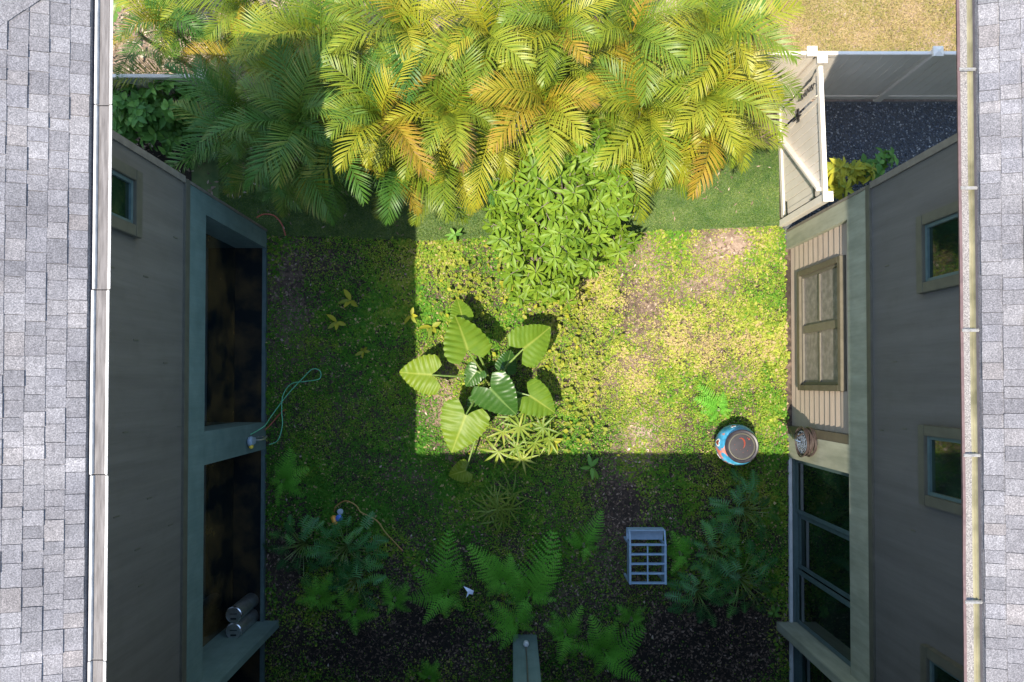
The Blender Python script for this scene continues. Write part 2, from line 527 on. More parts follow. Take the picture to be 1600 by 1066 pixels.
def dryness(x, y):
    """Bare, sandy places of the courtyard as surveyed (1 = pale sand, 0 = dark mulch)."""
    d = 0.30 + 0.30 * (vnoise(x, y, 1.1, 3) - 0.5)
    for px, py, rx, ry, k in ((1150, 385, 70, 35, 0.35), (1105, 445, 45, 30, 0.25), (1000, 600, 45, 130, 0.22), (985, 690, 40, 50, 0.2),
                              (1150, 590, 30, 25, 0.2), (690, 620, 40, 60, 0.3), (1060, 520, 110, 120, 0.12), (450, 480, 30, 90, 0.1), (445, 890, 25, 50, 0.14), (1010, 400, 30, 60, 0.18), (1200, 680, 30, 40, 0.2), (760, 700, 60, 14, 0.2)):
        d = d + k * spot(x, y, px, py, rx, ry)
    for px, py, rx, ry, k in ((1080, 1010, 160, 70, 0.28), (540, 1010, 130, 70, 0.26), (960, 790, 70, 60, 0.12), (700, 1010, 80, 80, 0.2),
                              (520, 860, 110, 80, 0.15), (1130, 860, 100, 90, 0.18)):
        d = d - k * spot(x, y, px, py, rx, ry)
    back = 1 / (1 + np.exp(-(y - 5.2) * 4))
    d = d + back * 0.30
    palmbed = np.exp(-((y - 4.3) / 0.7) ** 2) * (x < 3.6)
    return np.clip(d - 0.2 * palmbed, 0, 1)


ax = np.unique(np.concatenate([np.arange(-9, 9.01, 0.12), [-400, -150, -60, -30, -18, -13, -11, 11, 13, 18, 30, 60, 150, 400]]))
ay = np.unique(np.concatenate([np.arange(-7, 9.01, 0.12), [-400, -150, -60, -30, -18, -12, -9, 10, 11, 13, 18, 30, 60, 150, 400]]))
gx, gy = np.meshgrid(ax, ay)


def ground_z(x, y):
    inside = (np.abs(x) < 8.5) & (y > -6.5) & (y < 8.5)
    return np.where(inside, (vnoise(x, y, 1.5, 9) - 0.5) * 0.05 - 0.0, 0.0)


gz = ground_z(gx, gy)
nx, ny = len(ax), len(ay)
idx = np.arange(nx * ny).reshape(ny, nx)
fc = np.stack([idx[:-1, :-1], idx[:-1, 1:], idx[1:, 1:], idx[1:, :-1]], -1).reshape(-1, 4)
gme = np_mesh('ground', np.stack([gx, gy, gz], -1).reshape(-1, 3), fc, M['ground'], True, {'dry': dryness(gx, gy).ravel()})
tag(link('ground', gme), kind='structure')


def sheet(name, pts, z, mat, step=None):
    return tag(MB().hexa([(p[0], p[1], -0.06) for p in pts] + [(p[0], p[1], z) for p in pts]).build(name, mat), kind='structure')


TURF = [W(338, 352), W(640, 374), W(1000, 366), W(1222, 352), W(1206, 200), W(700, 262), W(330, 262)]


def turf_edge(x):
    """South edge of the turf as a polyline in x."""
    p = [W(330, 368), W(425, 368), W(660, 376), W(1000, 364), W(1224, 352)]
    return np.interp(x, [q.x for q in p], [q.y for q in p]) + 0.03 * (vnoise(x, x * 0, 4, 5) - 0.5)


txs = np.linspace(W(300, 360).x, 5.10, 80)
tv, tf = [], []
for i, x in enumerate(txs):
    e = float(turf_edge(x))
    n_edge = 4.55 + 0.0 * x
    for y, z in ((e, -0.05), (e, 0.034), (e + 0.4, 0.036), (n_edge, 0.036), (n_edge, -0.05)):
        tv.append((x, y, z))
for i in range(len(txs) - 1):
    for k in range(4):
        a = i * 5 + k
        tf.append((a, a + 5, a + 6, a + 1))
tag(link('turf_strip', np_mesh('turf_strip', tv, tf, M['turf'])), kind='structure')
sheet('gravel_yard', [(5.2, 2.75), (12, 2.75), (12, 5.40), (5.2, 5.40)], 0.03, M['gravel_bed'])


# ------------------------------------------------------------------ the houses
def add_window(parent, x, y0, y1, z0, z1, face, frame, pane, fw=0.09, depth=0.06, mull=(), inner=None, name='window'):
    """A framed window in a wall of constant x; face = +1 or -1 is the outward direction."""
    def fb(mb, ya, yb, za, zb, d0, d1):
        xs = sorted((x + face * d0, x + face * d1))
        return mb.box(xs[0], xs[1], ya, yb, za, zb)
    w = MB()
    fb(w, y0, y1, z0, z0 + fw, 0, depth)
    fb(w, y0, y1, z1 - fw, z1, 0, depth)
    fb(w, y0, y0 + fw, z0 + fw, z1 - fw, 0, depth)
    fb(w, y1 - fw, y1, z0 + fw, z1 - fw, 0, depth)
    win = w.build(name, frame, parent, bevel=0.006)
    i2 = 0.045
    s = MB()
    a0, a1, b0, b1 = y0 + fw, y1 - fw, z0 + fw, z1 - fw
    fb(s, a0, a1, b0, b0 + i2, 0.004, depth * 0.55)
    fb(s, a0, a1, b1 - i2, b1, 0.004, depth * 0.55)
    fb(s, a0, a0 + i2, b0 + i2, b1 - i2, 0.004, depth * 0.55)
    fb(s, a1 - i2, a1, b0 + i2, b1 - i2, 0.004, depth * 0.55)
    for ym, mw in mull:
        fb(s, ym - mw / 2, ym + mw / 2, b0 + i2, b1 - i2, 0.004, depth * 0.55)
    s.build('sash', inner or frame, win, bevel=0.003)
    ys = [a0 + i2] + [v for ym, mw in sorted(mull) for v in (ym - mw / 2, ym + mw / 2)] + [a1 - i2]
    for k in range(0, len(ys), 2):
        p = MB()
        fb(p, ys[k], ys[k + 1], b0 + i2, b1 - i2, 0.0, depth * 0.2)
        p.build('pane', pane, win)
    return win


EAVE_Z = 7.0
PITCH = 0.33
LX = -4.68            # left wall plane
RX = 5.24             # right wall plane


def shingles(roof, e_x, z0, y0, y1, out, courses, exposure, hip=None, seed=0):
    """Lap the roof plane that climbs in direction out (-1 left, +1 right) with single shingle tabs."""
    rr = random.Random(seed)
    unit = MB().box(0, 1, 0, 1, 0, 1)
    variants = []
    for k in range(3):
        mb = MB()
        # a slab whose lower edge is thick and whose upper edge thins out
        mb.hexa([(0, 0.004, 0), (0, 0.996, 0), (1.25, 0.996, -0.3), (1.25, 0.004, -0.3), (0, 0.004 + 0.01 * k, 1), (0, 0.996, 1), (1.25, 0.996, 0.25), (1.25, 0.004, 0.25)])
        variants.append(mb.mesh('shingle', M['shingle']))
    ang = math.atan(PITCH)
    for c in range(courses):
        y = y0 - rr.random() * 0.2
        while y < y1:
            L = rr.choice((0.11, 0.13, 0.145, 0.16, 0.20)) * rr.uniform(0.92, 1.1)
            xa = e_x + out * c * exposure
            za = z0 + PITCH * c * exposure
            if hip is None or (y + L / 2) < hip - abs(xa - e_x) - 0.06:
                o = link('shingle', rr.choice(variants), roof)
                th = rr.choice((0.010, 0.012, 0.019))
                o.location = (xa + rr.uniform(-0.003, 0.003), y if out > 0 else y, za + 0.006)
                o.scale = (exposure / math.cos(ang) * 0.98, L - 0.003, th)
                o.rotation_euler = (0, -ang, 0)
                if out < 0:
                    o.rotation_euler = (0, -ang, math.pi)
                    o.location.y = y + L
            y += L


def roof_plane(parent, pts, name='roof', t=0.14):
    lo = [Vector(p) - Vector((0, 0, t)) for p in pts]
    return MB().hexa(lo + [Vector(p) for p in pts]).build(name, M['shingle'], parent)


# --- the house on the left
lh = thing('house', 'two-storey taupe and teal house with white gutter, along the left side of the court', 'house', (LX, 0, 0))
lh.location = (0, 0, 0)
UZ = 3.2
MB().box(-13, LX, -12, 2.92, UZ, EAVE_Z - 0.05).build('upper_wall', M['siding'], lh)
MB().box(-13, LX - 0.62, -12, 2.9, -0.1, UZ).build('inner_wall', M['glass'], lh)
lw = MB()
lw.box(LX - 0.62, LX, 2.58, 2.92, -0.1, UZ)
lw.box(LX - 0.62, LX, -1.24, -0.73, -0.1, UZ)
for a, b in ((-4.48, -1.24), (-0.73, 2.58), (-12, -4.62)):
    lw.box(LX - 0.62, LX, a, b, 2.6, UZ)
lw.box(-13, LX - 0.62, 2.9, 2.92, -0.1, UZ)
lw.build('lower_wall', M['stucco'], lh)
MB().box(LX - 0.62, LX + 0.27, -4.62, -4.48, -0.1, UZ + 0.0).build('fin_wall', M['stucco'], lh, bevel=0.008)
MB().box(LX - 0.02, LX + 0.035, -12, 2.925, UZ - 0.012, UZ + 0.12).build('belt_trim', M['trim'], lh)
MB().box(LX - 0.05, LX + 0.03, 2.86, 2.955, UZ + 0.12, EAVE_Z - 0.06).build('corner_board', M['corner'], lh)
MB().box(LX - 0.05, LX + 0.018, 2.90, 2.94, -0.1, UZ - 0.012).build('corner_board', M['corner'], lh)
for a, b in ((-4.48, -1.24), (-0.73, 2.58), (-12, -4.62)):
    MB().box(LX - 0.62, LX - 0.06, a, b, -0.1, 0.05).build('threshold', M['dark_floor'], lh)
    w = MB()
    w.box(LX - 0.06, LX + 0.01, a, b, -0.1, 0.085)
    track = w.build('sliding_door', M['window_frame'], lh, bevel=0.006)
    n = 1
    for k in range(n):
        ya = a + (b - a) * k / n
        yb = a + (b - a) * (k + 1) / n
        MB().box(LX - 0.60, LX - 0.575, ya + 0.002, yb - 0.002, 0.08, 2.57).build('pane', M['glass'], track)
MB().box(LX - 0.2, LX - 0.12, -4.86, -4.78, -0.1, 2.6).build('post', M['stucco'], lh)
add_window(lh, LX, 1.80, 2.62, 4.55, 6.0, 1, M['trim'], M['glass_door'], 0.14, 0.09, inner=M['window_frame'])
for px, py in ((226, 432), (212, 531), (258, 567), (197, 675), (235, 778), (184, 807), (268, 820), (223, 914), (172, 417), (272, 371), (281, 666), (217, 858)):
    zz = CAM_H - abs(LX) * F / (800 - px)
    p = W(px, py, zz)
    MB().box(LX - 0.01, LX + 0.006, p.y - 0.012, p.y + 0.004, zz - 0.06, zz + 0.06).build('siding_crack', M['trim'], lh)

EXL = -3.735          # shingle edge of the left roof
HIPY = 3.83
VY = -3.40            # eave line of the wing across the bottom
Rr = 5.0
roofL = roof_plane(lh, [(EXL, VY, EAVE_Z), (EXL, HIPY, EAVE_Z), (EXL - Rr, HIPY - Rr, EAVE_Z + PITCH * Rr), (EXL - Rr, VY - Rr, EAVE_Z + PITCH * Rr)])
roofLe = roof_plane(lh, [(EXL, HIPY, EAVE_Z), (EXL - Rr - 5, HIPY, EAVE_Z), (EXL - Rr - 5, HIPY - Rr, EAVE_Z + PITCH * Rr), (EXL - Rr, HIPY - Rr, EAVE_Z + PITCH * Rr)], 'roof_end')
shingles(roofL, EXL, EAVE_Z, -2.95, HIPY, -1, 6, 0.147, hip=HIPY, seed=4)
# shingles of the hipped end (only its lower corner shows) and the hip caps
ang = math.atan(PITCH)
tabE = MB().hexa([(0.002, 0, 0), (0.998, 0, 0), (0.998, 1.25, -0.3), (0.002, 1.25, -0.3), (0.002, 0, 1), (0.998, 0, 1), (0.998, 1.25, 0.25), (0.002, 1.25, 0.25)]).mesh('shingle', M['shingle'])
for c in range(9):
    x = EXL - c * 0.183 - 0.22
    while x > EXL - 2.2:
        L = random.uniform(0.14, 0.22)
        o = link('shingle', tabE, roofLe, (x, HIPY - c * 0.183, EAVE_Z + PITCH * c * 0.183 + 0.006), (-ang, 0, math.pi), (L, 0.19, 0.014))
        x -= L
for k in range(14):
    d = 0.02 + k * 0.13
    z = EAVE_Z + PITCH * d + 0.02
    a = Vector((EXL - d, HIPY - d, z))
    b = Vector((EXL - d - 0.17, HIPY - d - 0.17, z + PITCH * 0.17 - 0.006))
    s = Vector((0.075, -0.075, -0.028))
    u = Vector((0, 0, 0.012))
    q = MB()
    q.hexa([a, a + s, b + s, b, a + u, a + s + u, b + s + u, b + u])
    s2 = Vector((-0.075, 0.075, -0.028))
    q.hexa([a + s2, a, b, b + s2, a + s2 + u, a + u, b + u, b + s2 + u])
    q.build('hip_cap', M['shingle'], roofL)
MB().box(-4.75, EXL - 0.03, -3.0, 3.6, EAVE_Z - 0.16, EAVE_Z - 0.13).build('soffit', M['soffit'], lh)
MB().box(EXL - 0.03, EXL - 0.005, VY, HIPY, EAVE_Z - 0.19, EAVE_Z - 0.03).build('fascia', M['trim'], lh)
MB().box(EXL - 0.004, EXL + 0.022, VY, HIPY, EAVE_Z - 0.05, EAVE_Z - 0.036).build('drip_edge', M['drip'], lh)
# gutter in sections; section ends read off the photograph at eave height
cut = [VY] + sorted(W(150, y, EAVE_Z).y for y in (162, 452, 743, 1035)) + [HIPY]
for k in range(len(cut) - 1):
    a, b = cut[k] + 0.004, cut[k + 1] - 0.004
    x0, x1 = EXL + 0.024, EXL + 0.188
    j = random.uniform(-0.006, 0.006)
    g = MB()
    g.box(x0 + j, x0 + 0.022 + j, a, b, EAVE_Z - 0.16, EAVE_Z - 0.012)
    g.hexa([(x1 - 0.125 + j, a, EAVE_Z - 0.16), (x1 - 0.105 + j, a, EAVE_Z - 0.16), (x1 - 0.105 + j, b, EAVE_Z - 0.16), (x1 - 0.125 + j, b, EAVE_Z - 0.16),
            (x1 - 0.024 + j, a, EAVE_Z - 0.012), (x1 + j, a, EAVE_Z - 0.012), (x1 + j, b, EAVE_Z - 0.012), (x1 - 0.024 + j, b, EAVE_Z - 0.012)])
    g.box(x0 + j, x1 - 0.105 + j, a, b, EAVE_Z - 0.175, EAVE_Z - 0.161)
    gs = g.build('gutter_section', M['gutter_white'], lh, bevel=0.004)
    bed = MB()
    nn = 14
    for i in range(nn):
        ya, yb = a + (b - a) * i / nn, a + (b - a) * (i + 1) / nn
        za, zb = EAVE_Z - 0.045, EAVE_Z - 0.045
        bed.poly([(x0 + 0.022 + j, ya, za), (x1 - 0.03 + j, ya, za), (x1 - 0.03 + j, yb, zb), (x0 + 0.022 + j, yb, zb)])
    bed.build('gutter_bed', M['gutter_dirt'], gs)
    for sy in np.arange(a + 0.15, b, 0.42):
        MB().box(x1 - 0.02 + j, x1 - 0.008 + j, sy, sy + 0.012, EAVE_Z - 0.012, EAVE_Z - 0.007).build('screw', M['galv'], gs)

# --- the house on the right
RZ = 6.7
rh = thing('house', 'two-storey grey and olive house with lap-sided window bay, along the right side of the court', 'house')
RB = 3.0
MB().box(RX, 13, -12, 2.90, RB, RZ - 0.05).build('upper_wall', M['siding_right'], rh)
MB().box(RX + 0.30, 13, -12, 2.88, -0.1, RB).build('inner_wall', M['glass'], rh)
rw = MB()
rw.box(RX, RX + 0.30, 2.57, 2.90, -0.1, RB)
rw.box(RX, RX + 0.30, -1.40, -0.95, -0.1, RB)
for a, b in ((-0.95, 2.57), (-4.50, -1.40), (-12, -4.66)):
    rw.box(RX, RX + 0.30, a, b, 2.36, RB)
rw.box(RX + 0.3, 13, 2.88, 2.90, -0.1, RB)
rw.build('lower_wall', M['stucco_right'], rh)
MB().box(RX - 0.24, RX + 0.3, -4.66, -4.50, -0.1, RB).build('fin_wall', M['stucco_right'], rh, bevel=0.008)
MB().box(RX - 0.035, RX + 0.02, -12, 2.905, RB - 0.012, RB + 0.10).build('belt_trim', M['trim'], rh)
MB().box(RX - 0.03, RX + 0.05, 2.84, 2.935, RB + 0.10, RZ - 0.06).build('corner_board', M['corner'], rh)
MB().box(RX - 0.012, RX + 0.05, 2.88, 2.925, -0.1, RB - 0.012).build('corner_board', M['corner'], rh)
# lap siding bay with its window
BX = RX + 0.10
MB().box(BX + 0.02, RX + 0.30, -0.95, 2.57, -0.1, 2.36).build('bay_backing', M['trim_brown'], rh)
MB().box(RX + 0.005, BX + 0.02, -0.95, -0.80, -0.1, 2.36).build('bay_trim', M['trim_brown'], rh)
wy0, wy1, wz0, wz1 = -0.12, 2.06, 0.42, 2.08
zc = 0.02
while zc < 2.34:
    h = 0.195
    segs = [(-0.797, 2.568)] if (zc + h < wz0 + 0.01 or zc > wz1 - 0.01) else [(-0.797, wy0 - 0.004), (wy1 + 0.004, 2.568)]
    for a, b in segs:
        zt = min(zc + h, 2.358)
        q = MB()
        q.hexa([(BX - 0.022, a, zc), (BX + 0.018, a, zc), (BX + 0.018, b, zc), (BX - 0.022, b, zc),
                (BX + 0.006, a, zt), (BX + 0.018, a, zt), (BX + 0.018, b, zt), (BX + 0.006, b, zt)])
        q.build('siding_board', M['board'], rh)
    zc += h
add_window(rh, BX + 0.018, wy0, wy1, wz0, wz1, -1, M['trim_brown'], M['glass_screen'], 0.10, 0.10, mull=((0.98, 0.14),), inner=M['bronze_frame'])
for ym in (0.44, 1.52):
    pass
for za in (1.20,):
    for a, b in ((0.03, 0.88), (1.09, 1.9)):
        MB().box(BX - 0.026, BX - 0.002, a, b, za - 0.022, za + 0.022).build('glazing_bar', M['bronze_frame'], rh)
# sliding door bay in three leaves
for a, b in ((-4.50, -1.40), (-12, -4.66)):
    track = MB().box(RX + 0.0, RX + 0.06, a, b, -0.1, 0.06).build('sliding_door', M['white_frame'], rh, bevel=0.006)
    MB().box(RX + 0.075, RX + 0.24, a, b, -0.1, 0.035).build('threshold', M['window_frame'], track)
    edges = [a, a + 1.02, a + 2.06, b] if b > -2 else [a, a + 1.1, a + 2.2, a + 3.3, a + 4.4, a + 5.5, b]
    for k in range(len(edges) - 1):
        ya, yb = edges[k] + 0.01, edges[k + 1] - 0.01
        xo = RX + 0.12 + 0.05 * (k % 2)
        leaf = MB()
        fwid = 0.075
        leaf.box(xo, xo + 0.045, ya, yb, 0.036, 0.15)
        leaf.box(xo, xo + 0.045, ya, yb, 2.27, 2.355)
        leaf.box(xo, xo + 0.045, ya, ya + fwid, 0.15, 2.27)
        leaf.box(xo, xo + 0.045, yb - fwid, yb, 0.15, 2.27)
        lf = leaf.build('door_leaf', M['window_frame'], track, bevel=0.005)
        MB().box(xo + 0.015, xo + 0.028, ya + fwid, yb - fwid, 0.15, 2.27).build('pane', M['glass_door'], track)
MB().box(RX + 0.10, RX + 0.105, -4.4, -4.39, 0, 0.01)
add_window(rh, RX, 1.14, 2.12, 4.32, 5.7, -1, M['trim'], M['glass_door'], 0.13, 0.09, inner=M['window_frame'])
add_window(rh, RX, -1.52, -0.52, 4.32, 5.7, -1, M['trim'], M['glass_door'], 0.13, 0.09, inner=M['window_frame'])
add_window(rh, RX, -4.4, -3.28, 4.32, 5.7, -1, M['trim'], M['glass_door'], 0.13, 0.09, inner=M['window_frame'])
for px, py in ((1388, 415), (1399, 565), (1413, 670), (1437, 732), (1425, 829), (1377, 672)):
    zz = CAM_H - RX * F / (px - 800)
    p = W(px, py, zz)
    MB().box(RX - 0.006, RX + 0.01, p.y - 0.010, p.y + 0.004, zz - 0.05, zz + 0.05).build('siding_crack', M['trim'], rh)

EXR = 4.335
RHIP = 4.35
roofR = roof_plane(rh, [(EXR, RHIP, RZ), (EXR, VY, RZ), (EXR + Rr, VY - Rr, RZ + PITCH * Rr), (EXR + Rr, RHIP - Rr, RZ + PITCH * Rr)])
roof_plane(rh, [(EXR + Rr + 5, RHIP, RZ), (EXR, RHIP, RZ), (EXR + Rr, RHIP - Rr, RZ + PITCH * Rr), (EXR + Rr + 5, RHIP - Rr, RZ + PITCH * Rr)], 'roof_end')
shingles(roofR, EXR, RZ, -3.05, RHIP, 1, 4, 0.158, hip=RHIP, seed=9)
MB().box(EXR + 0.03, 5.3, -3.0, 3.9, RZ - 0.16, RZ - 0.13).build('soffit', M['soffit'], rh)
MB().box(EXR + 0.005, EXR + 0.03, VY, RHIP, RZ - 0.19, RZ - 0.03).build('fascia', M['trim'], rh)
MB().box(EXR - 0.022, EXR + 0.004, VY, RHIP, RZ - 0.05, RZ - 0.036).build('drip_edge', M['drip'], rh)
gx0, gx1 = EXR - 0.178, EXR - 0.024
gt = MB()
N = 60
ys = np.linspace(VY, RHIP, N + 1)
wob = 0.006 * (vnoise(ys, ys * 0, 0.9, 21) - 0.5) * 2
for i in range(N):
    ya, yb, wa, wb = ys[i], ys[i + 1], wob[i], wob[i + 1]
    gt.hexa([(gx0 + 0.095 + wa, ya, RZ - 0.16), (gx0 + 0.115 + wa, ya, RZ - 0.16), (gx0 + 0.115 + wb, yb, RZ - 0.16), (gx0 + 0.095 + wb, yb, RZ - 0.16),
             (gx0 + wa, ya, RZ - 0.02), (gx0 + 0.026 + wa, ya, RZ - 0.02), (gx0 + 0.026 + wb, yb, RZ - 0.02), (gx0 + wb, yb, RZ - 0.02)])
gut = gt.build('gutter', M['gutter_brown'], rh)
MB().box(gx0 + 0.095, gx1, VY, RHIP, RZ - 0.18, RZ - 0.161).build('gutter_floor', M['gutter_brown'], gut)
bv, bf = [], []
nb = 160
for i, y in enumerate(np.linspace(VY, RHIP, nb)):
    w1 = 0.028 * float(vnoise(y, 3.0, 1.4, 33))
    bv += [(gx0 + 0.03, y, RZ - 0.060 + 0.008 * random.random()), (gx0 + 0.065, y, RZ - 0.063 + 0.01 * random.random()), (gx1 - 0.030 - w1 * 0.6, y, RZ - 0.06)]
for i in range(nb - 1):
    for k in range(2):
        bf.append((i * 3 + k, i * 3 + k + 1, i * 3 + k + 4, i * 3 + k + 3))
link('gutter_bed', np_mesh('gutter_bed', bv, bf, M['gutter_grit'], True), gut)
bv, bf = [], []
for i, y in enumerate(np.linspace(VY, RHIP, nb)):
    w1 = 0.028 * float(vnoise(y, 3.0, 1.4, 33))
    w2 = 0.016 * float(vnoise(y, 8.0, 2.1, 35))
    bv += [(gx1 - 0.031 - w1 * 0.6, y, RZ - 0.061), (gx1 - 0.018 - w2 * 0.5, y, RZ - 0.05), (gx1 - 0.012, y, RZ - 0.10), (gx1 - 0.002, y, RZ - 0.03)]
for i in range(nb - 1):
    for k in range(3):
        bf.append((i * 4 + k, i * 4 + k + 1, i * 4 + k + 5, i * 4 + k + 4))
link('gutter_back', np_mesh('gutter_back', bv, bf, M['gutter_moss'], True), gut)
for py in (107, 293, 516, 712, 942):
    y = W(1516, py, RZ).y
    MB().box(gx0 + 0.012, gx1 + 0.012, y - 0.014, y + 0.014, RZ - 0.018, RZ - 0.012).box(gx0 + 0.012, gx1 + 0.012, y - 0.004, y + 0.004, RZ - 0.012, RZ - 0.004).build('gutter_strap', M['strap'], gut)

# --- the wing across the bottom, whose eave shades the lower court
bh = thing('house', 'grey-green wing closing the court at the bottom, a free pier in front', 'house')
MB().box(LX + 0.01, RX - 0.01, -12, -6.3, -0.1, 2.95).build('lower_wall', M['stucco'], bh)
MB().box(LX + 0.28, RX - 0.25, -12, -4.76, 2.95, EAVE_Z - 0.06).build('upper_wall', M['siding'], bh)
pierx = W(820, 990).x
pier = MB().box(pierx - 0.225, pierx + 0.225, -5.2, -4.74, -0.1, 2.95).build('pier', M['stucco'], bh, bevel=0.012)
MB().box(pierx + 0.0, pierx + 0.022, -4.74, -4.722, 0.62, 2.95).build('conduit', M['trim'], pier)
MB().lathe([(0.045, 0), (0.05, 0.02), (0.05, 0.09), (0.03, 0.11)], 16, (pierx + 0.012, -4.69, 0.55)).build('wall_light', M['white_frame'], pier, smooth=True)
roof_plane(bh, [(EXL + 0.001, VY, EAVE_Z - 0.01), (EXL - Rr, VY - Rr, EAVE_Z - 0.01 + PITCH * Rr), (EXR + Rr, VY - Rr, EAVE_Z - 0.01 + PITCH * Rr), (EXR - 0.001, VY, EAVE_Z - 0.01)])

# ------------------------------------------------------------------ fences and gate
FT = 1.84
def fence(name, label, xa, xb, y, posts, first_cap=True):
    t = thing(name, label, 'fence')
    d = y
    MB().box(xa, xb, y - 0.03, y + 0.03, FT - 0.09, FT).build('top_rail', M['vinyl'], t, bevel=0.008)
    MB().box(xa, xb, y - 0.03, y + 0.03, 0.06, 0.20).build('bottom_rail', M['vinyl'], t, bevel=0.008)
    x = xa
    bm_ = MB().hexa([(0.002, -0.012, 0.20), (0.168, -0.012, 0.20), (0.168, 0.012, 0.20), (0.002, 0.012, 0.20),
                     (0.002, -0.012, FT - 0.09), (0.168, -0.012, FT - 0.09), (0.168, 0.012, FT - 0.09), (0.002, 0.012, FT - 0.09)]).mesh('board', M['vinyl'], bevel=0.006)
    while x + 0.17 <= xb + 0.01:
        link('board', bm_, t, (x, y, 0))
        x += 0.172
    pm = MB().box(-0.065, 0.065, -0.065, 0.065, -0.1, FT + 0.03).mesh('post', M['vinyl'], bevel=0.008)
    cm = MB().box(-0.082, 0.082, -0.082, 0.082, FT + 0.03, FT + 0.06).hexa(
        [(-0.078, -0.078, FT + 0.06), (0.078, -0.078, FT + 0.06), (0.078, 0.078, FT + 0.06), (-0.078, 0.078, FT + 0.06),
         (-0.02, -0.02, FT + 0.085), (0.02, -0.02, FT + 0.085), (0.02, 0.02, FT + 0.085), (-0.02, 0.02, FT + 0.085)]).mesh('cap', M['vinyl'])
    for px_ in posts:
        p = link('post', pm, t, (px_, y, 0))
        link('cap', cm, p)
    return t

fy = W(1380, 155).y
fence('fence', 'white vinyl privacy fence behind the gravel yard, partly in shade', 4.1, 9.4, fy,
      (W(1267, 77, FT).x, W(1463, 74, FT).x, 9.3))
fyl = W(250, 118, FT).y
fence('fence', 'white fence in shade beside the green leafy shrub, ending at a capped post', -9.0, W(318, 116, FT).x, fyl,
      (W(318, 116, FT).x, -7.4))

# gate: between the hinge post by the house and the latch post by the back fence
ga = W(1225, 350)           # near the house, ground
gb = W(1204, 165)           # towards the back fence
ga = Vector((5.17, 2.99, 0))
gb = Vector((W(1283, 93, FT).x, W(1283, 93, FT).y, 0))
gd = (gb - ga)
GL = gd.length
gate = thing('gate', 'white vinyl garden gate with diagonal brace and black hinges', 'gate', ga)
gate.rotation_euler = (0, 0, math.atan2(gd.y, gd.x))
# local x runs from the house to the back post; local +y looks to the court (west)
side = Vector((-gd.y, gd.x, 0)).normalized()
assert side.x < 0
pm = MB().box(-0.065, 0.065, -0.065, 0.065, -0.1, FT + 0.03).mesh('post', M['vinyl'], bevel=0.008)
cm = MB().box(-0.082, 0.082, -0.082, 0.082, FT + 0.03, FT + 0.06).hexa(
    [(-0.078, -0.078, FT + 0.06), (0.078, -0.078, FT + 0.06), (0.078, 0.078, FT + 0.06), (-0.078, 0.078, FT + 0.06),
     (-0.02, -0.02, FT + 0.085), (0.02, -0.02, FT + 0.085), (0.02, 0.02, FT + 0.085), (-0.02, 0.02, FT + 0.085)]).mesh('cap', M['vinyl'])
for lx in (0.07, GL):
    p = link('post', pm, gate, (lx, 0, 0))
    link('cap', cm, p)
g0, g1 = 0.17, GL - 0.10
MB().box(g0, g1, -0.03, 0.04, FT - 0.10, FT).build('top_rail', M['vinyl'], gate, bevel=0.008)
MB().box(g0, g1, -0.03, 0.04, 0.05, 0.17).build('bottom_rail', M['vinyl'], gate, bevel=0.008)
MB().box(g0, g0 + 0.1, -0.02, 0.03, 0.17, FT - 0.10).build('stile', M['vinyl'], gate, bevel=0.006)
mid = g0 + 1.52
MB().box(mid, mid + 0.09, -0.02, 0.03, 0.17, FT - 0.10).build('stile', M['vinyl'], gate, bevel=0.006)
x = g0 + 0.1
bmesh_board = MB().box(0.003, 0.155, -0.012, 0.012, 0.17, FT - 0.10).mesh('board', M['vinyl'], bevel=0.006)
while x + 0.155 < g1 + 0.05:
    if not (mid - 0.12 < x < mid + 0.08):
        link('board', bmesh_board, gate, (x, 0, 0))
    x += 0.158
MB().bar((mid, 0.055, 0.16), (g0 + 0.06, 0.055, FT - 0.12), 0.05, 0.10, up=(0, 1, 0)).build('brace', M['vinyl'], gate, bevel=0.006)
for z in (0.35, 1.5):
    h = MB().box(0.06, 0.40, 0.041, 0.052, z - 0.02, z + 0.02).build('hinge', M['black_metal'], gate)
    MB().tube([(0.145, 0.06, z - 0.09), (0.145, 0.06, z + 0.09)], 0.013, 8).build('hinge_pin', M['black_metal'], h)
lt = MB().box(mid - 0.05, mid + 0.18, 0.041, 0.06, 0.98, 1.04).build('latch', M['black_metal'], gate)
MB().bar((mid + 0.02, 0.07, 0.86), (mid + 0.02, 0.07, 1.16), 0.02, 0.02).build('latch_handle', M['black_metal'], lt)
ch = MB().tube([(g1 - 0.25 + 0.05 * math.sin(k * 2.4), 0.055, FT - 0.12 - 0.05 * k) for k in range(14)], 0.012, 6)
ch.build('chain', M['black_metal'], gate)


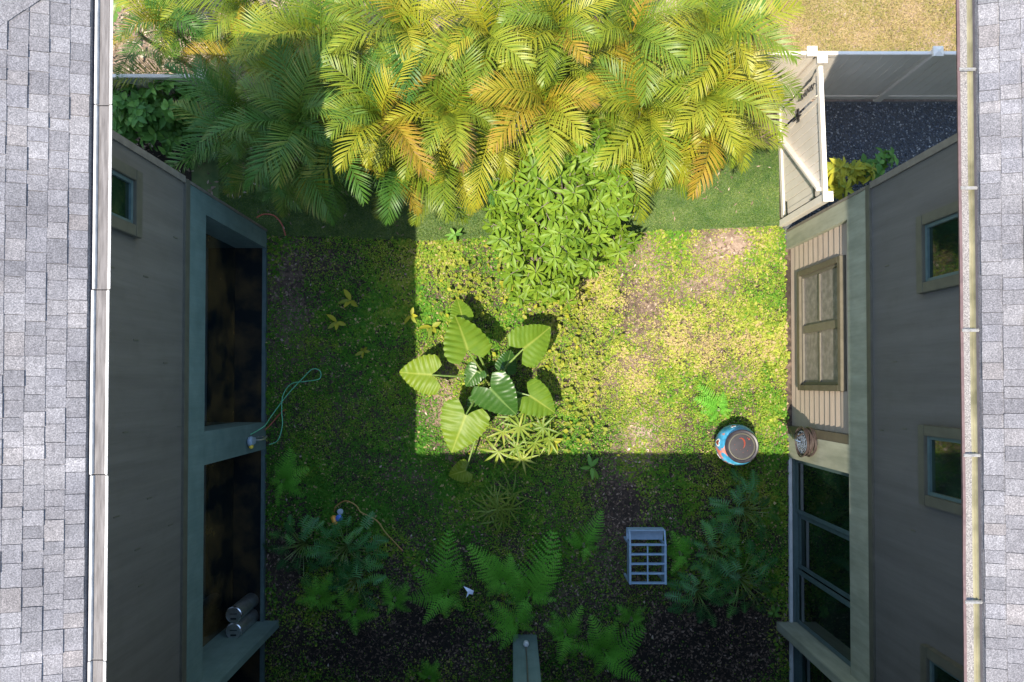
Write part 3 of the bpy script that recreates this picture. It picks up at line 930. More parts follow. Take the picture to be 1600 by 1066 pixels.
# ------------------------------------------------------------------ foliage shapes
def strip_leaf(L, w, rows=5, fold=0.15, droop=0.2, shape='ovate', curl=0.0):
    """One leaf along +x, three vertices per row (edge, midrib, edge)."""
    t = np.linspace(0, 1, rows)
    if shape == 'ovate':
        wid = w / 2 * np.sin(np.pi * np.clip(t, 0.02, 1) ** 0.8) ** 0.75
    elif shape == 'oblong':
        wid = w / 2 * np.clip(np.sin(np.pi * np.clip(t, 0.03, 1) ** 1.25) ** 0.7, 0, 1)
    else:
        wid = w / 2 * np.minimum(1, np.minimum(t * 6 + 0.25, (1 - t) * 2.2 + 0.02))
    wid[-1] = 0.002
    ang = -droop * t * 1.6
    dx = np.cos(ang) * L / (rows - 1)
    dz = np.sin(ang) * L / (rows - 1)
    x = np.concatenate([[0], np.cumsum(dx[:-1])])
    z = np.concatenate([[0], np.cumsum(dz[:-1])])
    v = np.zeros((rows, 3, 3))
    for j, s in enumerate((-1, 0, 1)):
        v[:, j, 0] = x
        v[:, j, 1] = s * wid
        v[:, j, 2] = z + abs(s) * fold * wid
    i = np.arange(rows * 3).reshape(rows, 3)
    f = np.stack([i[:-1, :-1], i[1:, :-1], i[1:, 1:], i[:-1, 1:]], -1).reshape(-1, 4)
    return v.reshape(-1, 3), f


def rot_np(yaw, pitch=0.0, roll=0.0):
    return np.array(Euler((roll, -pitch, yaw)).to_matrix())


class Bag:
    """Gathers many small shapes with a tint each into one quad mesh."""
    def __init__(self):
        self.v, self.f, self.t, self.n, self.x = [], [], [], 0, []

    def add(self, v, f, m=None, loc=(0, 0, 0), tint=0.5, extra=None):
        v = v @ m.T if m is not None else v
        self.v.append(v + np.asarray(loc))
        self.f.append(f + self.n)
        self.t.append(np.full(len(v), tint) if np.isscalar(tint) else tint)
        self.x.append(np.zeros(len(v)) if extra is None else extra)
        self.n += len(v)

    def mesh(self, name, mat, smooth=True, xname='tip'):
        return np_mesh(name, np.concatenate(self.v), np.concatenate(self.f), mat, smooth,
                       {'tint': np.concatenate(self.t), xname: np.concatenate(self.x)})


# ---- palm fronds: a curved rib with two rows of long leaflets
def frond_curve(L, e0, e1, n=60, sway=0.0):
    t = np.linspace(0, 1, n)
    e = e0 + (e1 - e0) * t ** 1.25
    h = sway * t ** 2
    d = np.stack([np.cos(e) * np.cos(h), np.cos(e) * np.sin(h), np.sin(e)], -1) * L / (n - 1)
    p = np.concatenate([[np.zeros(3)], np.cumsum(d[:-1], 0)])
    return t, p, d / np.linalg.norm(d, axis=1, keepdims=True)


def palm_frond_mesh(name, L, e0, e1, mat, rng, nl=44, ll=0.50, sway=0.2, lw=0.0185, ragged=0.0):
    t, p, d = frond_curve(L, e0, e1, sway=sway)
    b = Bag()
    r0 = 0.013
    n = 12
    ii = np.linspace(0, len(t) - 1, n).astype(int)
    rv = []
    for k in ii:
        s = np.cross(d[k], (0, 0, 1.0))
        s /= np.linalg.norm(s) + 1e-9
        u = np.cross(s, d[k])
        rr = r0 * (1 - 0.85 * t[k])
        rv += [p[k] + s * rr, p[k] + u * rr, p[k] - s * rr, p[k] - u * rr]
    rf = [[k * 4 + j, k * 4 + (j + 1) % 4, k * 4 + 4 + (j + 1) % 4, k * 4 + 4 + j] for k in range(n - 1) for j in range(4)]
    b.add(np.array(rv), np.array(rf), tint=0.75, extra=np.zeros(len(rv)))
    twist = rng.uniform(-0.25, 0.25)
    for side in (-1, 1):
        for k in range(nl):
            tt = 0.14 + 0.86 * (k + 0.5 * (side > 0)) / nl
            if rng.random() < ragged:
                continue
            i = min(int(tt * (len(t) - 1)), len(t) - 1)
            prof = (math.sin(math.pi * min(1, (tt * 0.90 + 0.08))) ** 0.65)
            l = ll * max(0.28, prof) * rng.uniform(0.9, 1.08)
            s = np.cross(d[i], (0, 0, 1.0))
            s /= np.linalg.norm(s) + 1e-9
            u = np.cross(s, d[i])
            a = R(62 - 34 * tt + rng.normal(0, 2.5))
            lift = 0.42 - 0.25 * tt + rng.normal(0, 0.06) + side * twist
            dirv = d[i] * math.cos(a) + s * side * math.sin(a)
            dirv = dirv * math.cos(lift) + u * math.sin(lift)
            w = lw * rng.uniform(0.85, 1.1)
            rows = 5
            droop = rng.uniform(0.5, 0.85)
            q, cur, prev = [], p[i].copy(), dirv.copy()
            wv = d[i] - dirv * np.dot(d[i], dirv)
            wv /= np.linalg.norm(wv) + 1e-9
            for j in range(rows):
                f_ = j / (rows - 1)
                ww = w / 2 * (0.5, 1.0, 0.95, 0.66, 0.06)[j]
                up = np.cross(wv, prev)
                q += [cur + wv * ww, cur - wv * ww + up * ww * 0.35]
                prev = prev + np.array((0, 0, -1.0)) * droop * (0.35 * (f_ + 0.15))
                prev /= np.linalg.norm(prev)
                cur = cur + prev * l / (rows - 1)
            fq = [[j * 2, j * 2 + 1, j * 2 + 3, j * 2 + 2] for j in range(rows - 1)]
            ex = np.repeat(np.linspace(0, 1, rows) ** 2, 2) * 0.7 + 0.35 * tt
            b.add(np.array(q), np.array(fq), tint=float(np.clip(rng.normal(0.45, 0.16), 0, 1)), extra=ex)
    return b.mesh(name, mat)


PR = np.random.default_rng(5)
FR = {}
for key, mat in (('lit', M['palm_leaf']), ('green', M['palm_shade_green']), ('old', M['palm_old'])):  # lit set for sunlit palms, green mainly for shaded ones: shade put into colour
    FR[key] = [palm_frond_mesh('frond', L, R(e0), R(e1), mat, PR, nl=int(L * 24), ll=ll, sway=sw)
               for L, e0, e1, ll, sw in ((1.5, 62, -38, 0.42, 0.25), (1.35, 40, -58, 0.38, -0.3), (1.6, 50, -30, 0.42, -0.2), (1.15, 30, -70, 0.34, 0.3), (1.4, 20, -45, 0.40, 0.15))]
FR['dead'] = [palm_frond_mesh('frond', 1.3, R(5), R(-85), M['palm_dead'], PR, nl=34, ll=0.34, sway=0.4, lw=0.018, ragged=0.25)]


def palm(label, px, py, z, n, mix, length=1.0, lean=None, seed=0, azs=None, dead=0):
    """A clump of canes with a crown of fronds; mix = shares of lit, green and old fronds."""
    rr = random.Random(seed)
    top = W(px, py, z)
    base = Vector((top.x, top.y, 0))
    t = thing('areca_palm', label, 'palm', base, 'areca palms in a row along the turf')
    heads = [(0, 0, z)]
    for k in range(4):
        a = k * 1.5708 + rr.uniform(-0.5, 0.5)
        q = rr.uniform(0.35, 0.62)
        heads.append((q * math.cos(a), q * 0.9 * math.sin(a), z - rr.uniform(0.0, 1.05)))
    for hx, hy, hz in heads:
        MB().tube([(hx * 0.35, hy * 0.35, -0.05), (hx * 0.6, hy * 0.6, hz * 0.5), (hx, hy, hz - 0.1), (hx, hy, hz + 0.12)], [0.045, 0.04, 0.035, 0.022], 8).build('trunk', M['palm_trunk'], t, smooth=True)
    for k in range(int(n * 2.9)):
        hx, hy, hz = heads[k % len(heads)]
        r = rr.random()
        key = 'lit' if r < mix[0] else ('green' if r < mix[0] + mix[1] else 'old')
        az = (k * 2.39996 + rr.uniform(-0.35, 0.35)) if azs is None or k >= len(azs) else R(azs[k])
        inner = (k % 5 == 0)
        me = FR[key][rr.choice((0, 2)) if inner else rr.randrange(5)]
        o = link('frond', me, t, (hx, hy, hz + (0.10 if inner else rr.uniform(-0.12, 0.06) - (rr.uniform(0.4, 1.1) if k % 4 == 2 else 0))))
        o.rotation_euler = Euler((rr.uniform(-0.35, 0.35), rr.uniform(-0.35, 0.05) if inner else rr.uniform(-0.1, 0.28), az))
        s = length * rr.uniform(0.58, 0.98)
        o.scale = (s, s, s)
    for k in range(dead):
        hx, hy, hz = rr.choice(heads)
        link('frond', FR['dead'][0], t, (hx, hy, hz - 0.2), (rr.uniform(-0.3, 0.3), 0.2, rr.uniform(-2.6, -0.5)), rr.uniform(0.8, 1.1))
    return t


A = (0.93, 0.03, 0.04)
palm('dark palm spreading over the capped fence post near the white gutter', 268, 42, 2.1, 13, (0.2, 0.75, 0.05), 0.85, seed=1)
palm('shaded palm rising from the leafy shrub just inside the fence end', 385, 185, 2.4, 17, (0.06, 0.9, 0.04), 0.95, seed=2)
palm('palm behind the fence with sunlit top and pale mulch beyond', 390, 22, 2.4, 13, (0.55, 0.35, 0.10), 0.95, seed=3)
palm('deep green shaded palm arching low over the dark turf', 470, 198, 2.7, 21, (0.08, 0.89, 0.03), 1.02, seed=4, azs=(-78, -60, -110))
palm('half shaded palm at the back, left of the brightest crowns', 505, 62, 2.9, 16, (0.7, 0.2, 0.1), 1.0, seed=5)
palm('sunlit palm with orange frond hanging over the shadow edge on turf', 600, 190, 2.8, 20, (0.85, 0.05, 0.10), 1.0, seed=6, azs=(-92, -100, -60, -130))
palm('yellow palm at the back between two pale mulch patches', 640, 55, 3.0, 16, A, 1.0, seed=7)
palm('yellow-green palm above the left side of the bushy tree', 708, 182, 2.8, 19, A, 1.0, seed=8, azs=(-85, -60, -115), dead=1)
palm('tall yellow palm with upright fronds near the top middle', 765, 62, 3.1, 16, A, 1.05, seed=9, dead=1)
palm('palm with brown drooping frond directly behind the bushy tree', 850, 165, 2.9, 17, (0.9, 0.04, 0.06), 0.98, seed=10, dead=1)
palm('bright palm at the back beside the paddle-leaved banana', 872, 52, 3.1, 15, A, 1.0, seed=11)
palm('broad lime-green palm at the back, right of the banana', 985, 58, 3.1, 16, (0.85, 0.08, 0.07), 1.0, seed=12)
palm('palm with orange inner fronds right above the bushy tree', 1000, 180, 2.6, 18, (0.85, 0.05, 0.10), 0.97, seed=13, dead=2, azs=(-80, -50, -110))
palm('palm whose long fronds reach over the dry lawn by the fence', 1110, 62, 2.9, 17, (0.86, 0.08, 0.06), 1.05, seed=14, azs=(5, -20, 30))
palm('palm leaning over the white gate and the sunny turf corner', 1100, 155, 2.7, 19, (0.9, 0.04, 0.06), 1.0, seed=15, azs=(-40, -62, -12, -85))

# ---- bushy tree with whorls of oblong leaves
TR = np.random.default_rng(23)


def whorl_mesh(n, L, w, mat, shape='oblong', up=0.35, rng=TR, spread=0.25, rows=5):
    b = Bag()
    for k in range(n):
        yaw = k * 2.39996 + rng.normal(0, 0.15)
        pit = up * rng.uniform(-1.2, 2.2) - 0.02 * k + rng.normal(0, 0.15)
        l = L * rng.uniform(0.75, 1.1)
        v, f = strip_leaf(l, w * rng.uniform(0.85, 1.1), rows, 0.35, rng.uniform(0.15, 0.45), shape)
        v[:, 0] += 0.012
        b.add(v, f, rot_np(yaw, pit, rng.normal(0, 0.25)), (0, 0, -0.012 * k), tint=float(np.clip(rng.normal(0.5, 0.22), 0, 1)))
    return b.mesh('leaf_whorl', mat)


WH = [whorl_mesh(n, 0.20, 0.056, M['tree_leaf'], up=u) for n, u in ((11, 0.30), (13, 0.15), (9, 0.45), (12, 0.05))]
tc = W(878, 330, 2.4)
tree = thing('bushy_tree', 'round bright green tree with whorled oblong leaves at the turf edge', 'tree', (tc.x, tc.y - 0.1, 0))
tr = random.Random(3)
tips = []
# lobes of the crown, surveyed as offsets from the trunk: x, y, z, radius
for px, py, z, rad, n in ((850, 245, 2.7, 0.40, 18), (920, 240, 2.65, 0.40, 20), (805, 300, 2.5, 0.42, 20), (880, 300, 2.85, 0.40, 22), (955, 305, 2.5, 0.36, 18),
                          (805, 365, 2.2, 0.38, 18), (870, 365, 2.5, 0.42, 22), (930, 350, 2.3, 0.36, 17), (835, 405, 1.8, 0.40, 20), (900, 400, 2.0, 0.38, 19), (965, 385, 1.6, 0.26, 10),
                          (870, 440, 1.3, 0.36, 16), (820, 445, 1.1, 0.32, 13), (785, 335, 2.2, 0.22, 8)):
    c = W(px, py, z) - tree.location
    lobe_tips = []
    for k in range(int(n * 1.5)):
        while True:
            u = Vector((tr.gauss(0, 1), tr.gauss(0, 1), tr.gauss(0.35, 0.8)))
            if u.length > 0.2:
                break
        u.normalize()
        p = c + Vector((u.x * rad, u.y * rad, u.z * rad * 0.75)) * tr.uniform(0.65, 1.25)
        lobe_tips.append((p, u))
    tips.append((c, lobe_tips))
MB().tube([(0, 0, -0.05), (0.03, 0.02, 0.5), (-0.02, 0.06, 1.0), (0.02, 0.08, 1.5)], [0.075, 0.06, 0.055, 0.04], 10).build('trunk', M['bark'], tree, smooth=True)
for c, lt in tips:
    c0 = Vector((0, 0.05, min(0.9, c.z * 0.55)))
    br = MB().tube([c0, c0.lerp(c, 0.5) + Vector((0, 0, 0.12)), c - Vector((0, 0, 0.12))], [0.035, 0.024, 0.014], 6)
    for p, u in lt:
        br.tube([c - Vector((0, 0, 0.12)), c.lerp(p, 0.6), p], [0.010, 0.008, 0.006], 4, cap=False)
    br.build('branch', M['bark'], tree)
    for p, u in lt:
        o = link('leaf_whorl', tr.choice(WH), tree, p)
        q = Vector((u.x * 0.8, u.y * 0.8, max(u.z, -0.1) + 0.75)).to_track_quat('Z', 'Y').to_euler()
        o.rotation_euler = (q.x, q.y, tr.uniform(0, 6.28))
        o.rotation_euler = (Euler((0, 0, 0)).to_matrix() @ q.to_matrix() @ Euler((0, 0, tr.uniform(0, 6.28))).to_matrix()).to_euler()
        o.scale = (tr.uniform(0.85, 1.15),) * 3

# ---- leafy shrubs
SW = [whorl_mesh(n, 0.17, 0.085, M['shrub_leaf'], 'ovate', 0.2) for n in (6, 8, 7)]
YW = [whorl_mesh(n, 0.24, 0.085, M['yellow_leaf'], 'ovate', 0.25) for n in (6, 8)]


def shrub(name, label, spots, wh, scale=1.0, cat='shrub', seed=0):
    rr = random.Random(seed)
    b0 = W(*spots[0][:2], 0)
    t = thing(name, label, cat, b0)
    stem = MB()
    for px, py, z, rad, n in spots:
        c = W(px, py, z) - b0
        for k in range(n):
            u = Vector((rr.gauss(0, 1), rr.gauss(0, 1), rr.gauss(0.3, 0.8))).normalized()
            p = c + Vector((u.x * rad, u.y * rad, u.z * rad * 0.8)) * rr.uniform(0.6, 1.05)
            m = Vector((u.x * 0.7, u.y * 0.7, max(u.z, 0) + 0.7)).to_track_quat('Z', 'Y').to_matrix() @ Euler((0, 0, rr.uniform(0, 6.28))).to_matrix()
            link('leaf_whorl', rr.choice(wh), t, p, m.to_euler(), scale * rr.uniform(0.8, 1.2))
            stem.tube([(c.x * 0.6, c.y * 0.6, -0.05), (c.x, c.y, c.z * 0.6), p], [0.012, 0.009, 0.005], 4, cap=False)
    stem.build('stem', M['bark'], t)
    return t


shrub('leafy_shrub', 'dark green shrub with oval leaves filling the corner below the shaded fence',
      [(225, 175, 1.3, 0.42, 34), (195, 150, 1.5, 0.30, 16), (270, 150, 1.5, 0.35, 22), (255, 205, 1.0, 0.40, 24), (190, 195, 1.0, 0.35, 16), (295, 190, 0.8, 0.3, 14)], SW, 1.05, seed=2)
shrub('leafy_shrub', 'yellow and green leafed shrub squeezed between the gate and the house corner',
      [(1318, 278, 1.35, 0.20, 7), (1308, 262, 1.45, 0.12, 5), (1345, 268, 1.2, 0.25, 9), (1316, 292, 1.5, 0.10, 4)], YW, 0.9, seed=5)
shrub('leafy_shrub', 'low green shrub in shade against the gravel yard wall',
      [(1365, 262, 1.0, 0.22, 9), (1385, 250, 0.8, 0.15, 5)], SW, 1.0, seed=6)


# ---- elephant ear: large heart-shaped blades on stalks
def ear_mesh(seed, mat, L=0.72, Wd=0.84, cup=0.10, fold=0.12):
    rng = np.random.default_rng(seed)
    rows, cols = 64, 12
    v = np.linspace(-0.30, 1.0, rows)
    outer = np.where(v > 0.02, 0.5 * np.clip(1 - ((v - 0.02) / 0.98) ** 1.75, 0, 1) ** 0.85, 0.5 * np.sqrt(np.clip(1 - ((0.02 - v) / 0.325) ** 2.6, 0, 1)))
    inner = np.where(v < 0, 0.035 + 0.26 * (-v / 0.30) ** 1.5, 0.0)
    outer = np.maximum(outer, inner + 0.002)
    V, T, X, Fc = [], [], [], []
    n = 0
    for s in (-1, 1):
        u = inner[:, None] + (outer - inner)[:, None] * np.linspace(0, 1, cols)[None, :]
        vv = np.repeat(v[:, None], cols, 1)
        edge = np.linspace(0, 1, cols)[None, :]
        ph = (vv - (0.50 + 0.1 * s) * u + 0.30 + 0.05 * (vnoise(vv * 3, u * 3 + s, 1, seed) - 0.5)) * (5.6 + 0.35 * (seed % 5))
        rid = np.abs((ph % 1.0) - 0.5) * 2
        vein = np.clip((rid - 0.84) / 0.14, 0, 1) * 0.26
        vein = np.maximum(vein, np.clip(1 - u / 0.018, 0, 1))
        z = -cup * (u / 0.5) ** 2 * 0.6 + fold * u + 0.017 * (1 - rid) ** 0.7 * np.clip(u * 6, 0, 1) + 0.02 * edge ** 4 * np.sin(ph * 2 * math.pi + seed) - 0.22 * np.clip(vv, 0, 1) ** 2 * 0.6 - 0.12 * np.clip(-vv, 0, 1)
        z = z + 0.10 * (vnoise(vv * 2.2 + seed, s * u * 2.2, 1, seed + 5, 2) - 0.5)
        wob = 1 + 0.03 * edge ** 6 * np.sin(ph * 2 * math.pi)
        V.append(np.stack([vv * L, s * u * Wd * wob, z * L], -1).reshape(-1, 3))
        X.append(vein.ravel())
        T.append(np.clip(0.5 + 0.25 * (vnoise(vv * 6, s * u * 6 + 9, 1, seed) - 0.5), 0, 1).ravel())
        i = np.arange(rows * cols).reshape(rows, cols) + n
        f = np.stack([i[:-1, :-1], i[1:, :-1], i[1:, 1:], i[:-1, 1:]], -1).reshape(-1, 4)
        Fc.append(f if s > 0 else f[:, ::-1])
        n += rows * cols
    return np_mesh('leaf_blade', np.concatenate(V), np.concatenate(Fc), mat, True, {'tint': np.concatenate(T), 'vein': np.concatenate(X)})


ec = W(768, 598)
ear = thing('elephant_ear', 'elephant ear plant with huge heart-shaped veined leaves in the court centre', 'plant', ec)
er = random.Random(9)
for k, (apx, apy, tpx, tpy, z, size, pit, roll) in enumerate((
        (731, 548, 711, 488, 1.15, 0.98, -0.35, 0.25), (675, 586, 632, 583, 1.0, 0.86, -0.2, -0.1), (728, 648, 704, 711, 1.05, 1.03, -0.15, 0.0),
        (766, 606, 797, 642, 1.25, 0.95, -0.30, 0.35), (818, 545, 860, 513, 1.05, 0.90, -0.25, 0.2), (827, 618, 868, 645, 0.85, 0.80, -0.2, -0.2),
        (728, 735, 692, 746, 0.35, 0.5, -0.25, 0.1), (790, 575, 800, 545, 0.7, 0.5, -0.3, 0.3), (748, 628, 740, 655, 0.65, 0.5, -0.3, -0.3), (800, 625, 815, 650, 0.6, 0.5, -0.3, 0.2), (745, 580, 730, 600, 0.7, 0.5, -0.3, 0.2), (722, 495, 716, 470, 0.75, 0.5, -0.3, 0.2))):
    a, b_ = W(apx, apy, z), W(tpx, tpy, z - 0.12)
    d = b_ - a
    yaw = math.atan2(d.y, d.x)
    leaf = link('leaf_blade', ear_mesh(30 + k, M['ear_dark'] if k in (3, 7, 8, 9, 10) else M['ear_leaf']), ear, a - ec, (0, 0, 0), size * 1.0)
    leaf.rotation_euler = (Euler((0, 0, yaw)).to_matrix() @ Euler((roll, -pit * 0.6, 0)).to_matrix()).to_euler()
    root = Vector((er.uniform(-0.1, 0.1), er.uniform(-0.1, 0.1), -0.03))
    e = a - ec
    mid_ = root.lerp(e, 0.45) + Vector((0, 0, 0.28))
    MB().tube([root, root.lerp(mid_, 0.6), mid_, mid_.lerp(e, 0.6) + Vector((0, 0, 0.06)), e + Vector((0, 0, 0.0))], [0.03, 0.024, 0.02, 0.016, 0.012], 8).build('stalk', M['petiole'], ear, smooth=True)


# ---- fan palms
def fan_mesh(n=9, L=0.34, w=0.036, arc=300):
    b = Bag()
    for k in range(n):
        yaw = R(-arc / 2 + arc * k / (n - 1))
        v, f = strip_leaf(L * TR.uniform(0.8, 1.08), w, 5, 0.3, TR.uniform(0.25, 0.6), 'strap')
        b.add(v, f, rot_np(yaw, TR.uniform(0.0, 0.3), TR.normal(0, 0.2)), tint=float(np.clip(TR.normal(0.5, 0.25), 0, 1)))
    return b.mesh('leaf_fan', M['fan_leaf'])


FAN = [fan_mesh(9), fan_mesh(11, 0.32), fan_mesh(7, 0.36, 0.042, 240)]
FAN_LONG = [fan_mesh(12, 0.42, 0.026, 330), fan_mesh(10, 0.46, 0.028, 300)]


def fan_plant(label, base, fans, meshes, seed, s=1.0):
    rr = random.Random(seed)
    b0 = W(*base)
    t = thing('lady_palm', label, 'palm', b0)
    for px, py, z in fans:
        p = W(px, py, z) - b0
        link('leaf_fan', rr.choice(meshes), t, p, (rr.uniform(-0.25, 0.25), rr.uniform(-0.2, 0.3), rr.uniform(0, 6.28)), s * rr.uniform(0.85, 1.15))
        MB().tube([(p.x * 0.1, p.y * 0.1, -0.03), (p.x * 0.5, p.y * 0.5, p.z * 0.8), p], [0.009, 0.007, 0.005], 5).build('stalk', M['petiole'], t)


fan_plant('sunlit fan-leaved lady palm below the elephant ear leaves', (808, 672),
          [(797, 652, 0.75), (822, 640, 0.7), (848, 668, 0.6), (812, 668, 0.85), (785, 675, 0.6), (835, 692, 0.5), (779, 706, 0.45), (806, 700, 0.6), (816, 718, 0.35), (858, 688, 0.35)], FAN, 3)
fan_plant('shaded narrow-leaved lady palm above the ferns', (780, 800),
          [(775, 780, 0.6), (795, 795, 0.55), (765, 800, 0.5), (785, 812, 0.5), (800, 772, 0.4), (778, 795, 0.75)], FAN_LONG, 4)


# ---- ferns
def fern_mesh(seed, L=0.85, W2=0.25, pairs=13, e0=30, e1=-25):
    rng = np.random.default_rng(seed)
    t, p, d = frond_curve(L, R(e0), R(e1), sway=rng.uniform(-0.15, 0.15))
    b = Bag()
    rv, rf = [], []
    for k in range(8):
        i = int(k / 7 * (len(t) - 1))
        w = 0.006 * (1 - 0.8 * t[i])
        rv += [p[i] + (0, w, 0), p[i] - (0, w, 0)]
    rf = [[k * 2, k * 2 + 1, k * 2 + 3, k * 2 + 2] for k in range(7)]
    b.add(np.array(rv), np.array(rf), tint=0.8)
    for side in (-1, 1):
        for k in range(pairs):
            tt = 0.20 + 0.79 * k / pairs
            i = int(tt * (len(t) - 1))
            l = W2 * (1 - (tt - 0.2) / 0.8) ** 0.8 * rng.uniform(0.9, 1.1) * (0.8 if k == 0 else 1) + 0.012
            s = np.cross(d[i], (0, 0, 1.0))
            s /= np.linalg.norm(s)
            u = np.cross(s, d[i])
            a = R(72 - 18 * tt)
            dv = d[i] * math.cos(a) + s * side * math.sin(a) + u * rng.normal(0.05, 0.06)
            dv /= np.linalg.norm(dv)
            pw = np.cross(u, dv)
            tint = float(np.clip(rng.normal(0.5, 0.2), 0, 1))
            m = max(3, int(l / 0.022))
            step = l / m
            q, fq = [], []
            for j in range(m):
                c0 = p[i] + dv * step * (j + 0.1) - u * 0.25 * (step * j) ** 2 / max(l, 0.05)
                hw = 0.0255 * (1 - 0.8 * j / m) * (L / 0.85) * (1.0 - 0.45 * tt) + 0.002
                for sd in (-1, 1):
                    n0 = len(q)
                    q += [c0, c0 + pw * sd * hw + dv * step * 0.55, c0 + pw * sd * hw * 0.85 + dv * step * 0.98, c0 + dv * step * 0.85]
                    fq.append([n0, n0 + 1, n0 + 2, n0 + 3] if sd > 0 else [n0 + 3, n0 + 2, n0 + 1, n0])
            b.add(np.array(q), np.array(fq), tint=tint)
    return b.mesh('frond', M['fern_leaf'], False)


FN = [fern_mesh(40), fern_mesh(41, e0=45, e1=-30), fern_mesh(42, W2=0.27, e0=25, e1=-35), fern_mesh(43, W2=0.20, e0=50, e1=-10)]


def fern(label, cx, cy, fr, z=0.25, seed=0, extra=0):
    """fr: list of (tip px, tip py) as surveyed; each frond runs from the crown to its tip."""
    rr = random.Random(seed + 77)
    b0 = W(cx, cy)
    t = thing('fern', label, 'fern', b0)
    MB().tube([(0, 0, -0.04), (0, 0, z * 0.6)], [0.04, 0.03], 7).build('rootstock', M['bark'], t)
    extra += 5
    lst = list(fr)
    R0 = sum(math.hypot(a - cx, b - cy) for a, b in fr) / len(fr)
    for k in range(extra):
        a = k * 2.4 + rr.uniform(0, 1)
        lst.append((cx + R0 * rr.uniform(0.5, 0.85) * math.cos(a), cy + R0 * rr.uniform(0.5, 0.85) * math.sin(a)))
    for tx, ty in lst:
        p = W(tx, ty, 0.35)
        d = p - b0
        L = max(0.25, math.hypot(d.x, d.y))
        o = link('frond', rr.choice(FN), t, (0, 0, z * 0.6), (rr.uniform(-0.25, 0.25), rr.uniform(-0.1, 0.12), math.atan2(d.y, d.x)))
        s = L / 0.78
        o.scale = (s, s * rr.uniform(0.95, 1.2), s)
    return t


fern('large light fern left of the pier with fronds pointing up beside white litter', 700, 922, [(703, 832), (648, 874), (636, 940), (664, 978), (722, 880), (690, 962)], 0.35, 1, 3)
fern('full fern in the middle of the shaded bed above the pier', 786, 905, [(732, 852), (752, 862), (772, 870), (800, 868), (745, 900), (760, 935)], 0.35, 2, 6)
fern('fern with two tall fronds right of the bed middle', 826, 925, [(873, 860), (868, 830), (850, 870), (870, 900), (800, 880)], 0.4, 3, 4)
fern('broad fern hanging over the left edge of the pier head', 808, 966, [(756, 960), (757, 992), (775, 1012), (770, 940), (830, 940)], 0.45, 4, 2)
fern('small fern right of the pier with upright light frond', 882, 985, [(912, 950), (864, 960), (860, 1000), (900, 1030), (870, 1040)], 0.35, 5, 2)
fern('wide fern cluster between pier and leaf mulch at the lower edge', 942, 1012, [(1010, 984), (1003, 1058), (970, 970), (915, 1010), (966, 1064), (995, 1022), (930, 1060), (925, 965)], 0.35, 6, 5)
fern('small bright fern with four fronds under the dark glossy plant', 555, 953, [(530, 914), (522, 962), (553, 997), (590, 965)], 0.3, 7, 1)
fern('three-frond fern alone on dark soil left of the blue rack', 911, 850, [(887, 826), (943, 800), (928, 873)], 0.3, 8)
fern('light fern touching the right side of the blue rack', 1060, 862, [(1052, 832), (1078, 838), (1067, 886), (1045, 900)], 0.35, 9, 1)
fern('soft fern growing against the dark window by the tap', 446, 750, [(450, 703), (424, 748), (438, 795), (478, 736), (472, 778), (462, 712)], 0.3, 10, 4)
fern('faint sunlit fern standing above the blue jar', 1120, 640, [(1084, 618), (1098, 600), (1138, 612), (1150, 640)], 0.2, 11)
fern('dim fern in the lower left bed by the projecting fin wall', 500, 930, [(470, 905), (480, 960), (515, 900), (455, 945), (530, 955)], 0.25, 12, 3)
fern('low fern between the dark lobed plants and the large light fern', 618, 935, [(595, 905), (640, 915), (600, 965), (642, 960)], 0.2, 14, 2)
fern('low fern on mulch right of the pier, nearest the blue rack', 985, 965, [(962, 945), (1012, 948), (1008, 985)], 0.2, 15, 1)
fern('little fern at the lower edge left of the pier', 672, 1055, [(660, 1030), (690, 1040), (650, 1060), (685, 1075)], 0.2, 13)


# ---- glossy plants with deeply lobed leaves
def lobed_mesh(seed, L=0.34, lobes=8):
    rng = np.random.default_rng(seed)
    b = Bag()
    v, f = strip_leaf(L, 0.036, 6, 0.2, 0.35, 'oblong')
    b.add(v, f, tint=0.5)
    for side in (-1, 1):
        for k in range(lobes):
            t = (k + 0.4) / lobes
            l = L * (0.46 - 0.30 * abs(t - 0.35) - 0.12 * t)
            a = R(108 - 70 * t)
            vv, ff = strip_leaf(l, 0.027, 4, 0.35, 0.3, 'strap')
            pos = (L * t * 0.92, 0, -0.14 * L * t * t)
            b.add(vv, ff, rot_np(side * a, 0.08, side * 0.35), pos, tint=float(np.clip(rng.normal(0.5, 0.15), 0, 1)))
    return b.mesh('leaf', M['philo_leaf'])


LB = [lobed_mesh(60), lobed_mesh(61, 0.38, 9), lobed_mesh(62, 0.30, 7)]


def lobed_plant(label, px, py, n, rad, seed, z=0.5):
    rr = random.Random(seed)
    b0 = W(px, py)
    t = thing('philodendron', label, 'plant', b0, 'glossy lobed plants in the shaded beds')
    stalks = MB()
    n = int(n * 1.7)
    for k in range(n):
        a = k * 2.39996 + rr.uniform(-0.3, 0.3)
        r = rad * math.sqrt((k + 1) / n) * rr.uniform(0.75, 1.1)
        zz = z * (1.15 - 0.6 * r / rad) + rr.uniform(-0.05, 0.08)
        p = Vector((r * math.cos(a), r * math.sin(a), zz))
        s = rr.uniform(0.62, 0.9)
        link('leaf', rr.choice(LB), t, p, (rr.uniform(-0.4, 0.4), rr.uniform(0.05, 0.6), a + rr.uniform(-0.5, 0.5)), s)
        stalks = MB().tube([(0, 0, -0.02), (p.x * 0.4, p.y * 0.4, zz * 0.75), p], [0.009, 0.008, 0.006], 5)
        stalks.build('stalk', M['petiole'], t)


